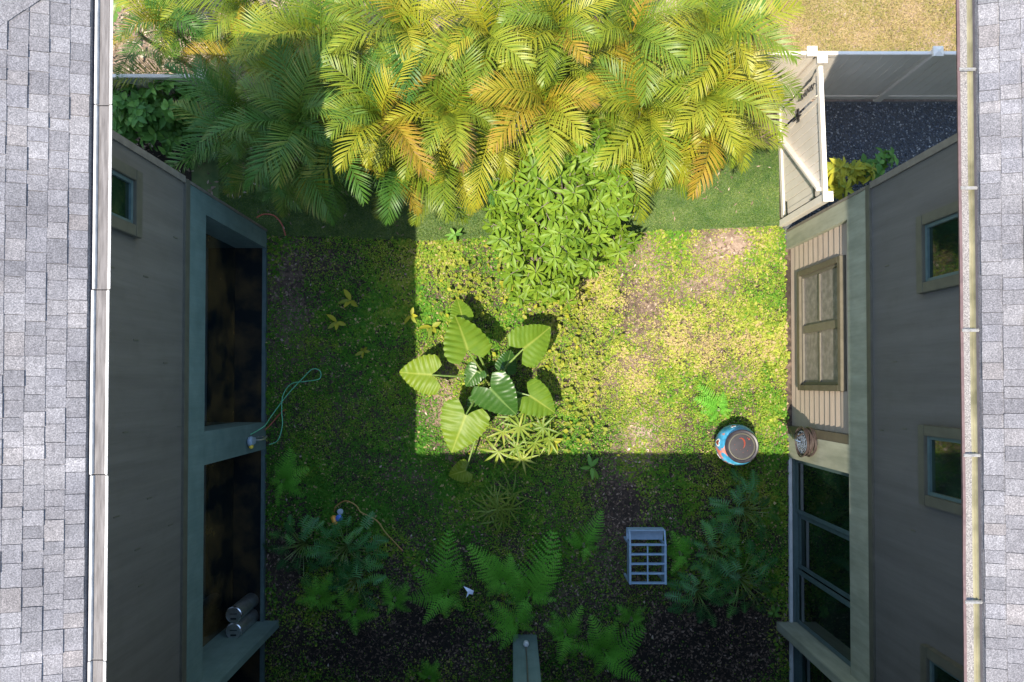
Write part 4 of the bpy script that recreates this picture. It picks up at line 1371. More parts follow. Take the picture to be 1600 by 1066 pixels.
lobed_plant('dark glossy lobed plant nearest the dark window in the lower left bed', 478, 848, 17, 0.55, 1)
lobed_plant('dark glossy lobed plant under the orange cable loop', 545, 852, 18, 0.58, 2)
lobed_plant('dark glossy lobed plant just above the small bright fern', 560, 902, 13, 0.42, 3, 0.4)
lobed_plant('glossy lobed plant with stalks fanning out below the blue jar', 1155, 795, 17, 0.55, 4)
lobed_plant('glossy lobed plant beside the sliding door sill, largest of its bed', 1150, 900, 20, 0.62, 5)
lobed_plant('glossy lobed plant between the blue rack and the leaf mulch', 1085, 920, 14, 0.48, 6)
lobed_plant('glossy lobed plant in the bed middle behind the light fern', 1108, 852, 12, 0.42, 7)


# ---- bananas behind the palms
def banana_leaf(seed, L=1.3, w=0.36):
    rng = np.random.default_rng(seed)
    rows = 40
    t = np.linspace(0, 1, rows)
    b = Bag()
    tt, p, d = frond_curve(L, R(45), R(-50), n=rows)
    for side in (-1, 1):
        k = 0
        while k < rows - 1:
            n = int(rng.integers(3, 8))
            e = min(rows - 1, k + n)
            q, fq = [], []
            lift = rng.normal(0.1, 0.18)
            for i in range(k, e + 1):
                hw = w / 2 * math.sin(math.pi * min(0.999, max(0.03, t[i])) ** 0.75) ** 0.6
                tear = 0.03 * (1 if i in (k, e) else 0)
                q += [p[i] + (0, side * 0.004, 0), p[i] + (0, side * hw * 0.55, hw * 0.25 * (1 + lift)), p[i] + (tear * (1 if i == k else -1), side * hw, hw * lift)]
            for i in range(e - k):
                for c in range(2):
                    f0 = [i * 3 + c, i * 3 + c + 1, i * 3 + c + 4, i * 3 + c + 3]
                    fq.append(f0 if side < 0 else f0[::-1])
            b.add(np.array(q), np.array(fq), tint=float(np.clip(rng.normal(0.5, 0.2), 0, 1)))
            k = e
    return b.mesh('leaf_blade', M['banana_leaf'])


BL = [banana_leaf(1), banana_leaf(2), banana_leaf(3, 1.1, 0.32)]
for label, px, py, azs in (('banana plant with torn paddle leaves behind the palms, top middle', 948, 20, (150, 60, 200, 20, -60, 100)),
                           ('banana plant by the white gutter behind the shaded fence', 240, -20, (-20, -70, -120, 30, 190)),
                           ('banana plant behind the palm next to the dry lawn', 1150, -30, (-40, -75, 0, 200, -110)),
                           ('young banana plant half hidden behind the half shaded palm', 530, 12, (20, -60, 170, 80))):
    b0 = W(px, py, 1.0)
    b0.z = 0
    t = thing('banana_plant', label, 'plant', b0, 'banana plants behind the palms')
    MB().tube([(0, 0, -0.05), (0.02, 0, 0.6), (0, 0.02, 1.1)], [0.09, 0.075, 0.05], 10).build('trunk', M['petiole'], t, smooth=True)
    for k, a in enumerate(azs):
        link('leaf_blade', BL[k % 3], t, (0, 0, 1.0 + 0.08 * k), (random.uniform(-0.3, 0.3), random.uniform(-0.2, 0.2), R(a)), random.uniform(0.85, 1.1))


# ---- single young plants in the weeds
YL = [whorl_mesh(n, 0.24, 0.10, M['yellow_leaf'], 'ovate', 0.35) for n in (4, 5)]
GLV = [whorl_mesh(n, 0.26, 0.085, M['shrub_leaf'], 'ovate', 0.25) for n in (5, 6)]
for label, px, py, me, s in (('young yellow-leaved plant in shade, upper left of the court', 552, 472, YL, 1.0), ('young pale leaf sprout next to the shadow edge', 645, 495, YL, 0.8),
                             ('yellow seedling low in the shaded weeds', 531, 505, YL, 0.9), ('small yellow sprout below the shaded seedlings', 572, 550, YL, 0.65),
                             ('star-shaped green seedling just inside the lower shadow', 922, 728, GLV, 1.0), ('young light sprout right of the lady palm in sun', 862, 690, YL, 1.0),
                             ('tall light sprout left above the elephant ear', 676, 512, YL, 1.0), ('tiny bright seedling on leaf mulch by the door sill', 1206, 953, SW, 0.8),
                             ('small leafy sprout at the turf edge in sun', 712, 370, GLV, 0.8)):
    b0 = W(px, py)
    t = thing('seedling', label, 'plant', b0)
    h = random.uniform(0.12, 0.28)
    MB().tube([(0, 0, -0.02), (0.01, 0, h * 0.6), (0, 0.01, h)], [0.008, 0.006, 0.004], 5).build('stem', M['petiole'], t)
    link('leaf_whorl', random.choice(me), t, (0, 0, h), (random.uniform(-0.2, 0.2), random.uniform(-0.2, 0.2), random.uniform(0, 6)), s)


# ------------------------------------------------------------------ ground cover, litter, turf pile, lawn, gravel (uncountable)
def scatter(name, x, y, z, L, Wd, yaw, pitch, tint, mat, roll=None, bend=0.25, label=None, cat=None):
    """Rhombic bent leaves, one per point, as one mesh."""
    n = len(x)
    roll = np.zeros(n) if roll is None else roll
    loc = np.array([[0, 0, 0], [0.42, -0.5, 0], [1, 0, 0], [0.42, 0.5, 0]])
    cyw, syw, cp, sp = np.cos(yaw), np.sin(yaw), np.cos(pitch), np.sin(pitch)
    fx = np.stack([cyw * cp, syw * cp, sp], -1)
    sx = np.stack([-syw, cyw, np.zeros(n)], -1)
    ux = np.cross(fx, sx)
    sx = sx * np.cos(roll)[:, None] + ux * np.sin(roll)[:, None]
    o = np.stack([x, y, z], -1)
    P = []
    for k in range(4):
        p = o + fx * (loc[k, 0] * L)[:, None] + sx * (loc[k, 1] * Wd)[:, None]
        if k == 2:
            p = p - np.array([0, 0, 1.0]) * (bend * L)[:, None]
        if k in (1, 3):
            p = p + np.array([0, 0, 1.0]) * (0.15 * Wd)[:, None]
        P.append(p)
    v = np.stack(P, 1).reshape(-1, 3)
    base = np.arange(n) * 4
    f = np.stack([np.stack([base, base + 1, base + 2], -1), np.stack([base, base + 2, base + 3], -1)], 1).reshape(-1, 3)
    me = np_mesh(name, v, f, mat, False, {'tint': np.repeat(np.clip(tint, 0, 1), 4)})
    o = tag(link(name, me), label, cat, kind='stuff')
    return o


def in_court(x, y):
    lim_l, lim_r = LX + 0.02, RX - 0.03
    return (x > lim_l) & (x < lim_r) & (y < turf_edge(x) - 0.0) & (y > -6.3)


def cover_density(x, y):
    d = 0.78 + 1.2 * (vnoise(x, y, 0.9, 41, 4) - 0.46)
    for px, py, rx, ry, k in ((560, 620, 70, 60, 0.6), (600, 480, 80, 120, 0.35), (620, 760, 110, 90, 0.45), (1205, 500, 40, 190, 0.7), (760, 400, 110, 50, 0.6),
                              (900, 560, 70, 140, 0.7), (1100, 560, 90, 90, 0.35), (1080, 740, 80, 60, 0.4), (1190, 760, 40, 60, 0.5), (780, 770, 120, 60, 0.4), (1060, 420, 60, 50, 0.2),
                              (720, 470, 80, 60, 0.5), (700, 400, 50, 40, 0.6), (560, 540, 120, 190, 0.55), (640, 720, 160, 80, 0.5), (850, 760, 90, 50, 0.35), (1060, 640, 110, 60, 0.3)):
        d = d + k * spot(x, y, px, py, rx, ry)
    for px, py, rx, ry, k in ((1080, 1010, 130, 70, 1.3), (450, 450, 35, 80, 0.9), (445, 880, 40, 60, 1.2), (500, 1010, 120, 60, 0.9), (1150, 385, 45, 25, 1.1), (1005, 620, 26, 80, 0.35), (985, 690, 30, 30, 0.55),
                              (960, 770, 60, 50, 0.8), (1105, 445, 35, 20, 0.7), (690, 640, 34, 50, 0.8), (700, 1000, 90, 60, 0.9), (520, 410, 50, 30, 0.7), (480, 640, 40, 40, 0.5), (950, 900, 70, 60, 0.6),
                              (1170, 940, 60, 80, 0.6), (1150, 585, 28, 20, 0.6), (1210, 690, 22, 30, 0.5), (1000, 400, 25, 40, 0.2), (970, 810, 40, 50, 0.5), (1020, 480, 40, 20, 0.4), (1060, 540, 140, 130, 0.22), (640, 930, 60, 60, 0.5)):
        d = d - k * spot(x, y, px, py, rx, ry)
    return np.clip(d, 0.02, 1.15)


CR = np.random.default_rng(101)
n = 480000
x = CR.uniform(LX, RX, n)
y = CR.uniform(-6.3, 3.1, n)
dn = cover_density(x, y)
clump = np.clip((vnoise(x, y, 4.2, 55, 3) - 0.36) * 3.6, 0, 1)
clump2 = np.clip((vnoise(x, y, 13, 57, 2) - 0.30) * 2.6, 0, 1)
keep = in_court(x, y) & (CR.random(n) < dn * (0.22 + 0.55 * clump2 + 0.2 * clump))
x, y, dn, clump, clump2 = x[keep], y[keep], dn[keep], clump[keep], clump2[keep]
n = len(x)
big = vnoise(x, y, 1.6, 71, 3)
size = 0.030 + 0.034 * np.clip((big - 0.45) * 3, 0, 1) + 0.018 * (spot(x, y, 1205, 500, 40, 190))
L = size * CR.uniform(0.55, 1.45, n)
hgt = 0.008 + 0.16 * np.clip(dn, 0, 1) * (0.25 + 0.75 * clump) * (0.4 + 0.6 * clump2) * vnoise(x, y, 2.4, 61, 3) * CR.random(n) ** 0.6
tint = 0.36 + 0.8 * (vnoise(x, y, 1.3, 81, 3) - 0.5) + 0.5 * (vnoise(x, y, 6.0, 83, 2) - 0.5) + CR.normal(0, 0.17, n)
tint = tint + 0.14 * spot(x, y, 1050, 520, 130, 130) + 0.10 * spot(x, y, 900, 560, 60, 130) + 0.16 * spot(x, y, 1190, 480, 90, 190) + 0.20 * spot(x, y, 715, 420, 110, 80) - 0.26 * spot(x, y, 540, 600, 130, 220) - 0.24 * spot(x, y, 760, 800, 350, 90) + 0.10 * spot(x, y, 1030, 540, 170, 160) + 0.14 * spot(x, y, 940, 520, 300, 190)  # sun and shade put into leaf tint: yellower where sunlit, greener in shade
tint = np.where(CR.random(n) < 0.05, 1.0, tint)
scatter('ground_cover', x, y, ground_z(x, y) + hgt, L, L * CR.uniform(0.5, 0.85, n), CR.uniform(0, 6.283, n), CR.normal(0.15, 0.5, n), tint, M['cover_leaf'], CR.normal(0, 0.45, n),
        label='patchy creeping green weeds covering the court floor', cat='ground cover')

n = 90000
x = CR.uniform(LX, RX, n)
y = CR.uniform(-6.3, 3.1, n)
tuft = np.clip((vnoise(x, y, 2.2, 131, 3) - 0.5) * 5, 0, 1) * np.clip((vnoise(x, y, 9, 133, 2) - 0.35) * 3, 0, 1)
keep = in_court(x, y) & (CR.random(n) < (0.06 + 0.8 * tuft) * np.clip(cover_density(x, y), 0, 1))
x, y = x[keep], y[keep]
n = len(x)
L = CR.uniform(0.05, 0.17, n)
scatter('grass_blades', x, y, ground_z(x, y), L, CR.uniform(0.005, 0.010, n), CR.uniform(0, 6.283, n), CR.uniform(0.2, 1.2, n),
        np.clip(CR.normal(0.35, 0.22, n) + 0.6 * (vnoise(x, y, 1.0, 135) - 0.5), 0, 1), M['cover_leaf'], None, 0.35, label='loose tufts of weedy grass among the ground cover', cat='grass')

# larger heart leaves creeping round the elephant ear and along the tree's foot
n = 2200
x = CR.uniform(-1.6, 2.2, n)
y = CR.uniform(-1.4, 2.7, n)
m = 0.9 * spot(x, y, 890, 560, 42, 110) + 0.7 * spot(x, y, 850, 470, 90, 26) + 0.5 * spot(x, y, 760, 430, 60, 35) + 0.35 * spot(x, y, 880, 680, 60, 30) + 0.3 * spot(x, y, 740, 480, 50, 40) + 0.03
keep = CR.random(n) < m
x, y = x[keep], y[keep]
n = len(x)
L = CR.uniform(0.05, 0.13, n)
scatter('creeping_vine_leaves', x, y, 0.05 + 0.2 * CR.random(n), L, L * CR.uniform(0.55, 0.8, n), CR.uniform(0, 6.283, n), CR.normal(0.1, 0.3, n), CR.normal(0.05, 0.22, n),
        M['yellow_leaf'], CR.normal(0, 0.3, n), label='yellow-green creeping vine leaves around the elephant ear', cat='vine')

# dry straw and fallen leaves
n = 52000
x = CR.uniform(LX, RX, n)
y = CR.uniform(-6.3, 3.1, n)
keep = in_court(x, y) & (CR.random(n) < np.clip(1.05 - 0.75 * cover_density(x, y), 0.1, 1))
x, y = x[keep], y[keep]
n = len(x)
blade = CR.random(n) < 0.5 - 0.45 * np.clip(spot(x, y, 1080, 1010, 150, 80), 0, 1)
L = np.where(blade, CR.uniform(0.05, 0.16, n), CR.uniform(0.025, 0.085, n))
Wd = np.where(blade, 0.006, L * CR.uniform(0.35, 0.6, n))
scatter('leaf_litter', x, y, ground_z(x, y) + CR.uniform(0.006, 0.04, n), L, Wd, CR.uniform(0, 6.283, n), CR.normal(0, 0.18, n),
        np.clip(CR.normal(0.36, 0.24, n) + 0.6 * (dryness(x, y) - 0.3), 0, 1), M['litter'], CR.normal(0, 0.4, n), 0.05, label='dry brown leaf litter and straw on the court soil', cat='leaf litter')

# litter under the palms and on the pale ground behind them
n = 16000
x = CR.uniform(-9, 4.2, n)
y = CR.uniform(3.6, 8.2, n)
keep = (y > 4.5) | (CR.random(n) < 0.2) | False
x, y = x[keep], y[keep]
n = len(x)
L = CR.uniform(0.03, 0.12, n)
scatter('mulch', x, y, 0.01 + CR.uniform(0.03, 0.06, n), L, L * CR.uniform(0.25, 0.6, n), CR.uniform(0, 6.283, n), CR.normal(0, 0.2, n), np.clip(CR.normal(0.6, 0.25, n), 0, 1), M['litter'],
        CR.normal(0, 0.4, n), 0.05, label='pale dry mulch under and behind the palms', cat='mulch')

# pile of the artificial turf
n = 120000
x = CR.uniform(-5.6, 5.09, n)
y = CR.uniform(2.5, 4.5, n)
keep = (y > turf_edge(x) + 0.005)
x, y = x[keep], y[keep]
n = len(x)
L = CR.uniform(0.025, 0.055, n)
scatter('turf_pile', x, y, np.full(n, 0.034), L, np.full(n, 0.009), CR.uniform(0, 6.283, n), CR.uniform(0.5, 1.4, n),
        np.clip(CR.normal(0.45, 0.3, n) + 0.6 * (vnoise(x, y, 2.5, 91) - 0.5), 0, 1), M['turf_blade'], None, 0.1, label='short even green pile of the artificial turf', cat='turf')

n = 150
x = CR.uniform(-5.4, 5.0, n)
y = turf_edge(x) + 0.03 + 1.5 * CR.random(n) ** 0.8
L = CR.uniform(0.03, 0.11, n)
scatter('fallen_leaves', x, y, np.full(n, 0.062), L, np.minimum(0.03, L * 0.3), CR.uniform(0, 6.283, n), CR.normal(0, 0.1, n), np.clip(CR.normal(0.6, 0.3, n), 0, 1), M['litter'], CR.normal(0, 0.3, n), 0.05,
        label='dry leaflets fallen on the artificial turf', cat='fallen leaves')

# dry lawn behind the fence
n = 70000
x = CR.uniform(3.4, 8.6, n)
y = CR.uniform(5.5, 8.2, n)
L = CR.uniform(0.04, 0.11, n)
scatter('dry_lawn', x, y, np.zeros(n), L, np.full(n, 0.009), CR.uniform(0, 6.283, n), CR.uniform(0.15, 1.2, n),
        np.clip(CR.normal(0.45, 0.2, n) + 0.9 * (vnoise(x, y, 1.8, 93) - 0.5), 0, 1), M['lawn_blade'], None, 0.2, label='straw-coloured dry lawn beyond the fence', cat='lawn')

# gravel
n = 9000
x = CR.uniform(5.15, 9.2, n)
y = CR.uniform(2.95, 5.38, n)
r = CR.uniform(0.010, 0.026, n)
octv = np.array([[1, 0, 0], [-1, 0, 0], [0, 1, 0], [0, -1, 0], [0, 0, 0.7], [0, 0, -0.7]])
octf = np.array([[0, 2, 4], [2, 1, 4], [1, 3, 4], [3, 0, 4], [2, 0, 5], [1, 2, 5], [3, 1, 5], [0, 3, 5]])
rot = CR.uniform(0, 6.28, n)
v = octv[None] * r[:, None, None] * CR.uniform(0.7, 1.2, (n, 6, 1))
vx = v[..., 0] * np.cos(rot)[:, None] - v[..., 1] * np.sin(rot)[:, None]
vy = v[..., 0] * np.sin(rot)[:, None] + v[..., 1] * np.cos(rot)[:, None]
v = np.stack([vx + x[:, None], vy + y[:, None], v[..., 2] + 0.036], -1).reshape(-1, 3)
f = (octf[None] + (np.arange(n) * 6)[:, None, None]).reshape(-1, 3)
tag(link('gravel', np_mesh('gravel', v, f, M['gravel'], False, {'tint': np.repeat(CR.random(n) ** 1.5, 6)})), 'loose grey gravel in the shaded service yard', 'gravel', kind='stuff')


# ------------------------------------------------------------------ small things
def smooth_path(pts, n=8):
    P = [Vector(p) for p in pts]
    out = []
    for i in range(len(P) - 1):
        p0, p1, p2, p3 = P[max(i - 1, 0)], P[i], P[i + 1], P[min(i + 2, len(P) - 1)]
        for k in range(n):
            t = k / n
            out.append(0.5 * ((2 * p1) + (-p0 + p2) * t + (2 * p0 - 5 * p1 + 4 * p2 - p3) * t * t + (-p0 + 3 * p1 - 3 * p2 + p3) * t ** 3))
    out.append(P[-1])
    return out


# garden hose looping from the tap onto the weeds
wx = LX + 0.06
hose = [(W(385, 682, 0.85).x, W(385, 682, 0.85).y, 0.80), (-4.52, -0.78, 0.55), W(424, 650, 0.2), W(448, 618, 0.12), W(472, 592, 0.12), W(488, 577, 0.13), W(500, 580, 0.13), W(499, 592, 0.14), W(478, 596, 0.15),
        W(455, 600, 0.15), W(442, 618, 0.16), W(440, 640, 0.14), W(441, 665, 0.13), W(434, 688, 0.13), W(420, 695, 0.13)]
tag(MB().tube(smooth_path(hose), 0.0085, 8).build('garden_hose', M['hose_green'], smooth=True), 'thin green garden hose looping from the tap over shaded weeds', 'hose')
tap = thing('tap_timer', 'blue-grey watering timer with brass tap on the teal pier', 'tap', W(386, 690, 0.9))
tl = Vector((LX + 0.02, tap.location.y, 0.9))
tap.location = tl
MB().lathe([(0.02, 0), (0.085, 0.01), (0.095, 0.05), (0.075, 0.08), (0.02, 0.09)], 20).build('dial', M['grey_plastic'], tap, smooth=True).rotation_euler = (0, R(90), 0)
MB().box(0.0, 0.05, -0.06, 0.06, -0.22, -0.06).build('timer_body', M['grey_plastic'], tap, bevel=0.01)
MB().lathe([(0.03, 0), (0.036, 0.01), (0.036, 0.05), (0.02, 0.06)], 14, (0.06, -0.09, 0.0)).build('knob', M['yellow_plastic'], tap, smooth=True)
MB().tube([(-0.03, 0, -0.26), (0.10, 0, -0.26), (0.16, 0.02, -0.34), (0.16, 0.06, -0.44)], 0.016, 8).build('spout', M['galv'], tap, smooth=True)
MB().tube([(-0.03, 0.05, -0.32), (0.12, 0.06, -0.34), (0.18, -0.03, -0.42)], 0.013, 8).build('spout', M['chrome'], tap, smooth=True)
tag(MB().tube(smooth_path([W(414, 672, 0.35), W(424, 662, 0.12), W(438, 646, 0.09), W(446, 640, 0.09)]), 0.010, 8).build('red_hose', M['hose_red'], smooth=True), 'short red hose end lying below the watering timer', 'hose')
tag(MB().tube(smooth_path([W(401, 340, 0.25), W(412, 335, 0.12), W(428, 337, 0.06), W(440, 350, 0.05), W(446, 368, 0.06)]), 0.013, 8).build('red_hose', M['hose_red'], smooth=True), 'red hose curving round the left house corner onto turf', 'hose')
cable = [W(522, 800, 0.06), W(525, 791, 0.14), W(540, 783, 0.20), W(556, 790, 0.22), (W(563, 800, 0.2)), W(575, 806, 0.2), W(590, 815, 0.18), W(602, 832, 0.15), W(615, 846, 0.1), W(629, 861, 0.07)]
tag(MB().tube(smooth_path(cable), 0.012, 8).build('orange_cable', M['hose_orange'], smooth=True), 'orange cable arching over the dark lobed plants in shade', 'cable')
toy = thing('toy', 'small orange and blue plastic toy lying above the dark lobed plants', 'toy', W(526, 812, 0.28) - Vector((0, 0, 0.02)))
MB().lathe([(0.02, -0.09), (0.05, -0.07), (0.055, 0.0), (0.05, 0.07), (0.02, 0.09)], 14, (-0.05, 0, 0)).build('body', M['orange_plastic'], toy, smooth=True).rotation_euler = (R(80), 0, R(20))
MB().lathe([(0.01, 0), (0.06, 0.01), (0.065, 0.05), (0.02, 0.07)], 14, (0.05, 0.03, 0)).build('wheel', M['blue_plastic'], toy, smooth=True)
MB().lathe([(0.01, 0), (0.05, 0.01), (0.055, 0.05), (0.02, 0.06)], 14, (0.07, 0.15, 0)).build('wheel', M['grey_plastic'], toy, smooth=True)

# crumpled litter among the ferns
cr = random.Random(4)
lit = MB()
vs = {}
cpt = W(732, 925, 0.5)
grid = [(-0.12, 0.13), (-0.04, 0.10), (0.06, 0.06), (0.13, 0.02), (0.10, -0.07), (0.02, -0.05), (-0.06, -0.14), (-0.02, 0.0)]
top = [Vector((a, b, cr.uniform(-0.02, 0.05))) for a, b in grid]
tri = ((0, 1, 7), (1, 2, 7), (2, 5, 7), (2, 3, 5), (3, 4, 5), (5, 6, 7))
me = bpy.data.meshes.new('paper_scrap')
me.from_pydata([tuple(p) for p in top] + [tuple(p - Vector((0, 0, 0.006))) for p in top], [], [list(t) for t in tri] + [[8 + i for i in t[::-1]] for t in tri])
me.materials.append(M['paper'])
tag(link('paper_scrap', me, loc=cpt, scale=0.75), 'crumpled pale blue-white paper scrap caught in the ferns', 'litter')


# painted jar
def jar_mat():
    m, nt, b = nodes('painted_blue_glaze')
    base = ramp(nt, [(0.35, (0.03, 0.18, 0.33)), (0.6, (0.07, 0.36, 0.60)), (0.8, (0.22, 0.52, 0.70))], noise_node(nt, 7, 3, coord='Object'))
    spots_ = ramp(nt, [(0.60, (0, 0, 0)), (0.63, (1, 1, 1))], noise_node(nt, 5.5, 1.5, coord='Object'))
    blot = ramp(nt, [(0.3, (0.50, 0.08, 0.03)), (0.7, (0.55, 0.30, 0.28))], noise_node(nt, 11, 2, coord='Object'))
    mx = nt.nodes.new('ShaderNodeMixRGB')
    nt.links.new(spots_.outputs[0], mx.inputs[0])
    nt.links.new(base.outputs[0], mx.inputs[1])
    nt.links.new(blot.outputs[0], mx.inputs[2])
    nt.links.new(mx.outputs[0], b.inputs['Base Color'])
    b.inputs['Roughness'].default_value = 0.22
    return m


M['jar'] = jar_mat()
M['jar_dark'] = surf('dark_jar_rim', (0.02, 0.018, 0.025), (0.04, 0.035, 0.045), 10, 0.4)
M['jar_lid'] = surf('dark_plum_lid', (0.014, 0.013, 0.019), (0.024, 0.021, 0.031), 10, 0.5)
M['jar_red'] = surf('red_glaze_stroke', (0.17, 0.025, 0.018), (0.24, 0.045, 0.025), 10, 0.5)
M['jar_white'] = surf('white_glaze', (0.6, 0.62, 0.62), (0.7, 0.7, 0.7), 10, 0.4)
jp = W(1140, 694)
jp.y += 0.02
jar = thing('jar', 'large blue painted ceramic jar with dark lid on sunlit weeds', 'jar', jp)
H = 0.72
jprof = [(0.20, 0.0), (0.25, 0.03), (0.33, 0.16), (0.375, 0.32), (0.38, 0.42), (0.355, 0.54), (0.30, 0.64), (0.275, 0.67)]
MB().lathe(jprof, 48).build('body', M['jar'], jar, smooth=True)
MB().lathe([(0.27, 0.66), (0.30, 0.672), (0.305, 0.70), (0.285, 0.722), (0.255, 0.715), (0.25, 0.68)], 48, cap=False).build('rim', M['jar_dark'], jar, smooth=True)
lid = MB().lathe([(0.252, 0.66), (0.252, 0.695), (0.15, 0.70), (0.01, 0.702)], 40).build('lid', M['jar_lid'], jar, smooth=True)
MB().lathe([(0.232, 0.697), (0.238, 0.706), (0.225, 0.71), (0.215, 0.70)], 40, cap=False).build('ring', M['trim'], lid, smooth=True)
arc = [(0.07 * math.cos(a) - 0.02, 0.10 * math.sin(a) + 0.05, 0.704) for a in np.linspace(-1.0, 2.0, 12)]
MB().tube(arc, [0.004 + 0.012 * math.sin(math.pi * k / 11) for k in range(12)], 6).build('painted_stroke', M['jar_red'], lid)
for ax_, ay_, s_ in ((0.13, 0.13, 0.020), (0.10, 0.15, 0.012), (-0.10, -0.06, 0.007), (0.02, -0.11, 0.006), (0.10, -0.08, 0.007), (-0.13, 0.03, 0.006), (0.15, 0.02, 0.006), (-0.02, -0.06, 0.006)):
    MB().lathe([(s_, 0), (s_ * 0.8, 0.006), (0.002, 0.007)], 8, (ax_, ay_, 0.699)).build('painted_dot', M['jar_red'], lid)


def jar_r(z):
    return float(np.interp(z, [p[1] for p in jprof], [p[0] for p in jprof]))


def on_jar(name, pts, mat, off):
    """A motif laid over the glaze: (angle, z) outline wrapped on the jar's wall with a little relief."""
    vv = []
    for o_ in (-0.006, off):
        for a, z in pts:
            r_ = jar_r(z) + o_
            vv.append((r_ * math.cos(a), r_ * math.sin(a), z))
    k = len(pts)
    ff = [list(range(k, 2 * k))] + [[i, (i + 1) % k, k + (i + 1) % k, k + i] for i in range(k)]
    mb = MB()
    mb.v, mb.f = vv, ff
    mb.build(name, mat, jar)


for ac, zc_, s in ((R(172), 0.47, 1.0), (R(105), 0.5, 0.7), (R(250), 0.48, 0.8), (R(215), 0.30, 0.8)):
    heart = [(0.16 * s * math.sin(q) ** 3, 0.0) for q in np.linspace(0, 2 * math.pi, 24, endpoint=False)]
    hs = [(ac + 0.20 * s * math.sin(q) ** 3, zc_ + 0.0055 * s * (13 * math.cos(q) - 5 * math.cos(2 * q) - 2 * math.cos(3 * q) - math.cos(4 * q))) for q in np.linspace(0, 2 * math.pi, 24, endpoint=False)]
    on_jar('motif', hs, M['jar_white'], 0.004)
    hs = [(ac + (a - ac) * 0.62, zc_ + (z - zc_) * 0.62) for a, z in hs]
    on_jar('motif', hs, M['jar_red'], 0.007)

# hose on a wall reel, right
rp = W(1256, 691, 1.2)
rxw = RX
reel = thing('hose_reel', 'brown garden hose coiled on a round wall reel on the olive pier', 'hose reel', (RX, rp.y, 1.16))
MB().box(-0.10, 0.0, -0.04, 0.04, -0.12, 0.12).build('bracket', M['black_metal'], reel)
disc = MB()
for k in range(24):
    a = 2 * math.pi * k / 24
for rad in (0.19, 0.11, 0.05):
    disc.tube([(-0.22, rad * math.cos(q), rad * math.sin(q)) for q in np.linspace(0, 2 * math.pi, 25)], 0.010, 6, cap=False)
for k in range(8):
    a = 2 * math.pi * k / 8
    disc.tube([(-0.22, 0.03 * math.cos(a), 0.03 * math.sin(a)), (-0.22, 0.19 * math.cos(a), 0.19 * math.sin(a))], 0.008, 5)
    for q in (0.08, 0.15):
        disc.tube([(-0.22, q * math.cos(a + 0.3), q * math.sin(a + 0.3)), (-0.22, q * math.cos(a + 0.5), q * math.sin(a + 0.5))], 0.01, 5)
disc.build('disc', M['reel_plastic'], reel)
MB().lathe([(0.12, 0), (0.12, 0.2)], 24).build('drum', M['black_metal'], reel).rotation_euler = (0, R(-90), 0)
rr = random.Random(8)
for k in range(9):
    rad = 0.215 + 0.016 * (k % 3) + rr.uniform(-0.006, 0.006)
    xo = -0.05 - 0.022 * k
    pts = [(xo + 0.008 * math.sin(3 * q + k), (rad + 0.01 * math.sin(2 * q + k)) * math.cos(q), (rad + 0.012 * math.cos(3 * q + k)) * math.sin(q) - 0.02) for q in np.linspace(0, 2 * math.pi, 37)]
    MB().tube(pts, 0.0125, 7, cap=False).build('hose_turn', M['hose_bronze'], reel, smooth=True)
MB().tube(smooth_path([(-0.18, 0.18, 0.1), (-0.27, 0.10, -0.05), (-0.25, 0.04, -0.30), (-0.16, 0.10, -0.55), (-0.12, 0.22, -0.85), (-0.20, 0.34, -1.10)]), 0.0125, 7).build('hose_end', M['hose_bronze'], reel, smooth=True)
MB().tube([(-0.24, 0.0, 0.0), (-0.30, 0.02, -0.05), (-0.31, 0.06, -0.10)], 0.014, 8).build('crank', M['chrome'], reel, smooth=True)

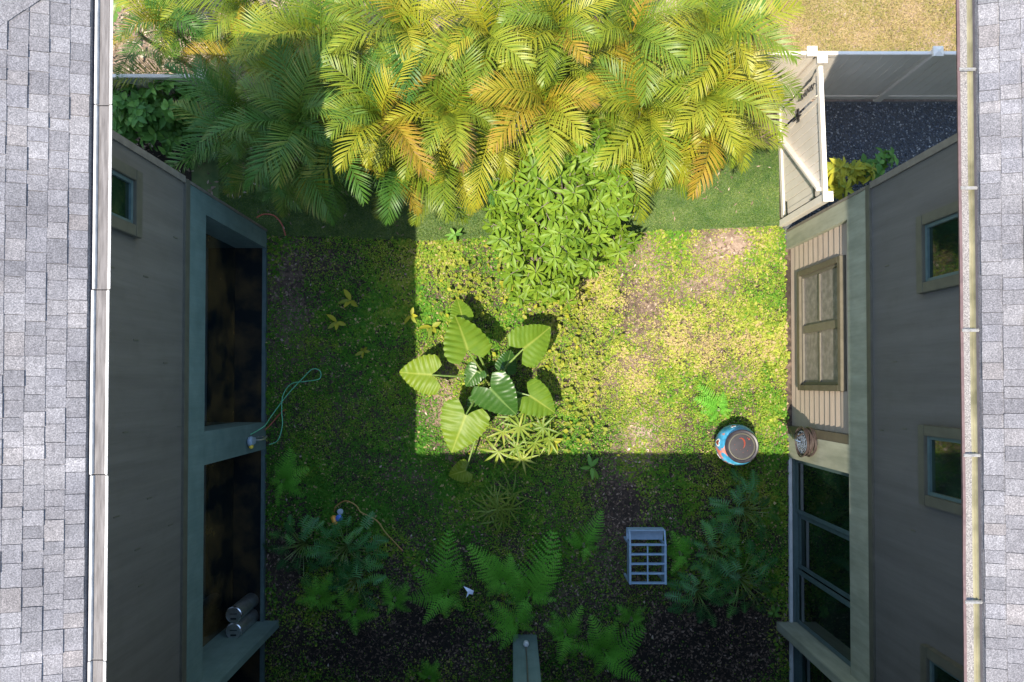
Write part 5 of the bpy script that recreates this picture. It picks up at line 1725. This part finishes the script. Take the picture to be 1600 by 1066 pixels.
# two steel canisters in the window recess
for label, px, py in (('upright galvanised steel canister in the dark recess, the upper of two', 396, 938), ('galvanised steel canister in the dark recess touching the teal fin wall side', 400, 962)):
    b0 = W(px, py, 0.05)
    b0.x = LX - 0.235
    c = thing('canister', label, 'canister', b0)
    MB().lathe([(0.135, 0), (0.14, 0.01), (0.14, 0.80), (0.132, 0.81)], 32).build('body', M['galv'], c, smooth=True)
    MB().lathe([(0.138, 0.80), (0.148, 0.81), (0.148, 0.83), (0.13, 0.84)], 32, cap=False).build('rim', M['chrome'], c, smooth=True)
    l_ = MB().lathe([(0.135, 0.815), (0.135, 0.828), (0.02, 0.832)], 32).build('lid', M['galv'], c, smooth=True)
    MB().tube(smooth_path([(-0.06, 0.02, 0.83), (-0.03, 0.03, 0.865), (0.03, 0.03, 0.865), (0.06, 0.02, 0.83)], 4), 0.008, 6).build('handle', M['black_metal'], l_)
    MB().box(-0.05, 0.05, -0.08, -0.05, 0.828, 0.838).build('label_strip', M['black_metal'], l_)

# pale blue slatted rack
r0 = W(1010, 922, 0.0)
RZT = 0.62
ra, rb = W(985, 912, RZT), W(1040, 852, RZT)
rack = thing('rack', 'pale blue wooden rack with eight open cells standing on dark soil', 'rack', ((ra.x + rb.x) / 2, (ra.y + rb.y) / 2, 0))
wx2, wy2 = (rb.x - ra.x) / 2, (rb.y - ra.y) / 2
for sx in (-1, 1):
    for sy in (-1, 1):
        MB().box(sx * wx2 - 0.02, sx * wx2 + 0.02, sy * wy2 - 0.02, sy * wy2 + 0.02, -0.02, RZT + 0.01).build('leg', M['blue_wood'], rack, bevel=0.004)
for sx in (-1, 1):
    MB().box(sx * wx2 - 0.02, sx * wx2 + 0.02, -wy2 + 0.02, wy2 - 0.02, RZT - 0.24, RZT).build('side_rail', M['blue_wood'], rack, bevel=0.003)
for k in range(5):
    yy = -wy2 + 2 * wy2 * k / 4
    MB().box(-wx2 + 0.017, wx2 - 0.017, yy - 0.015, yy + 0.015, RZT - 0.08, RZT - 0.004).build('cross_slat', M['blue_wood'], rack, bevel=0.003)
MB().box(-0.012, 0.012, -wy2 + 0.014, wy2 - 0.014, RZT - 0.055, RZT - 0.012).build('middle_slat', M['blue_wood'], rack, bevel=0.003)
# the tray hung at its far end
hy = wy2 + 0.03
MB().box(-wx2 - 0.02, wx2 + 0.02, hy + 0.20, hy + 0.225, 0.30, 0.52).build('tray_board', M['blue_wood'], rack, bevel=0.003)
MB().box(-wx2 - 0.02, wx2 + 0.02, hy, hy + 0.20, 0.30, 0.32).build('tray_floor', M['blue_wood'], rack, bevel=0.003)
for sx in (-1, 1):
    MB().bar((sx * wx2, hy - 0.02, RZT - 0.02), (sx * wx2, hy + 0.21, 0.54), 0.03, 0.04).build('tray_arm', M['blue_wood'], rack, bevel=0.003)
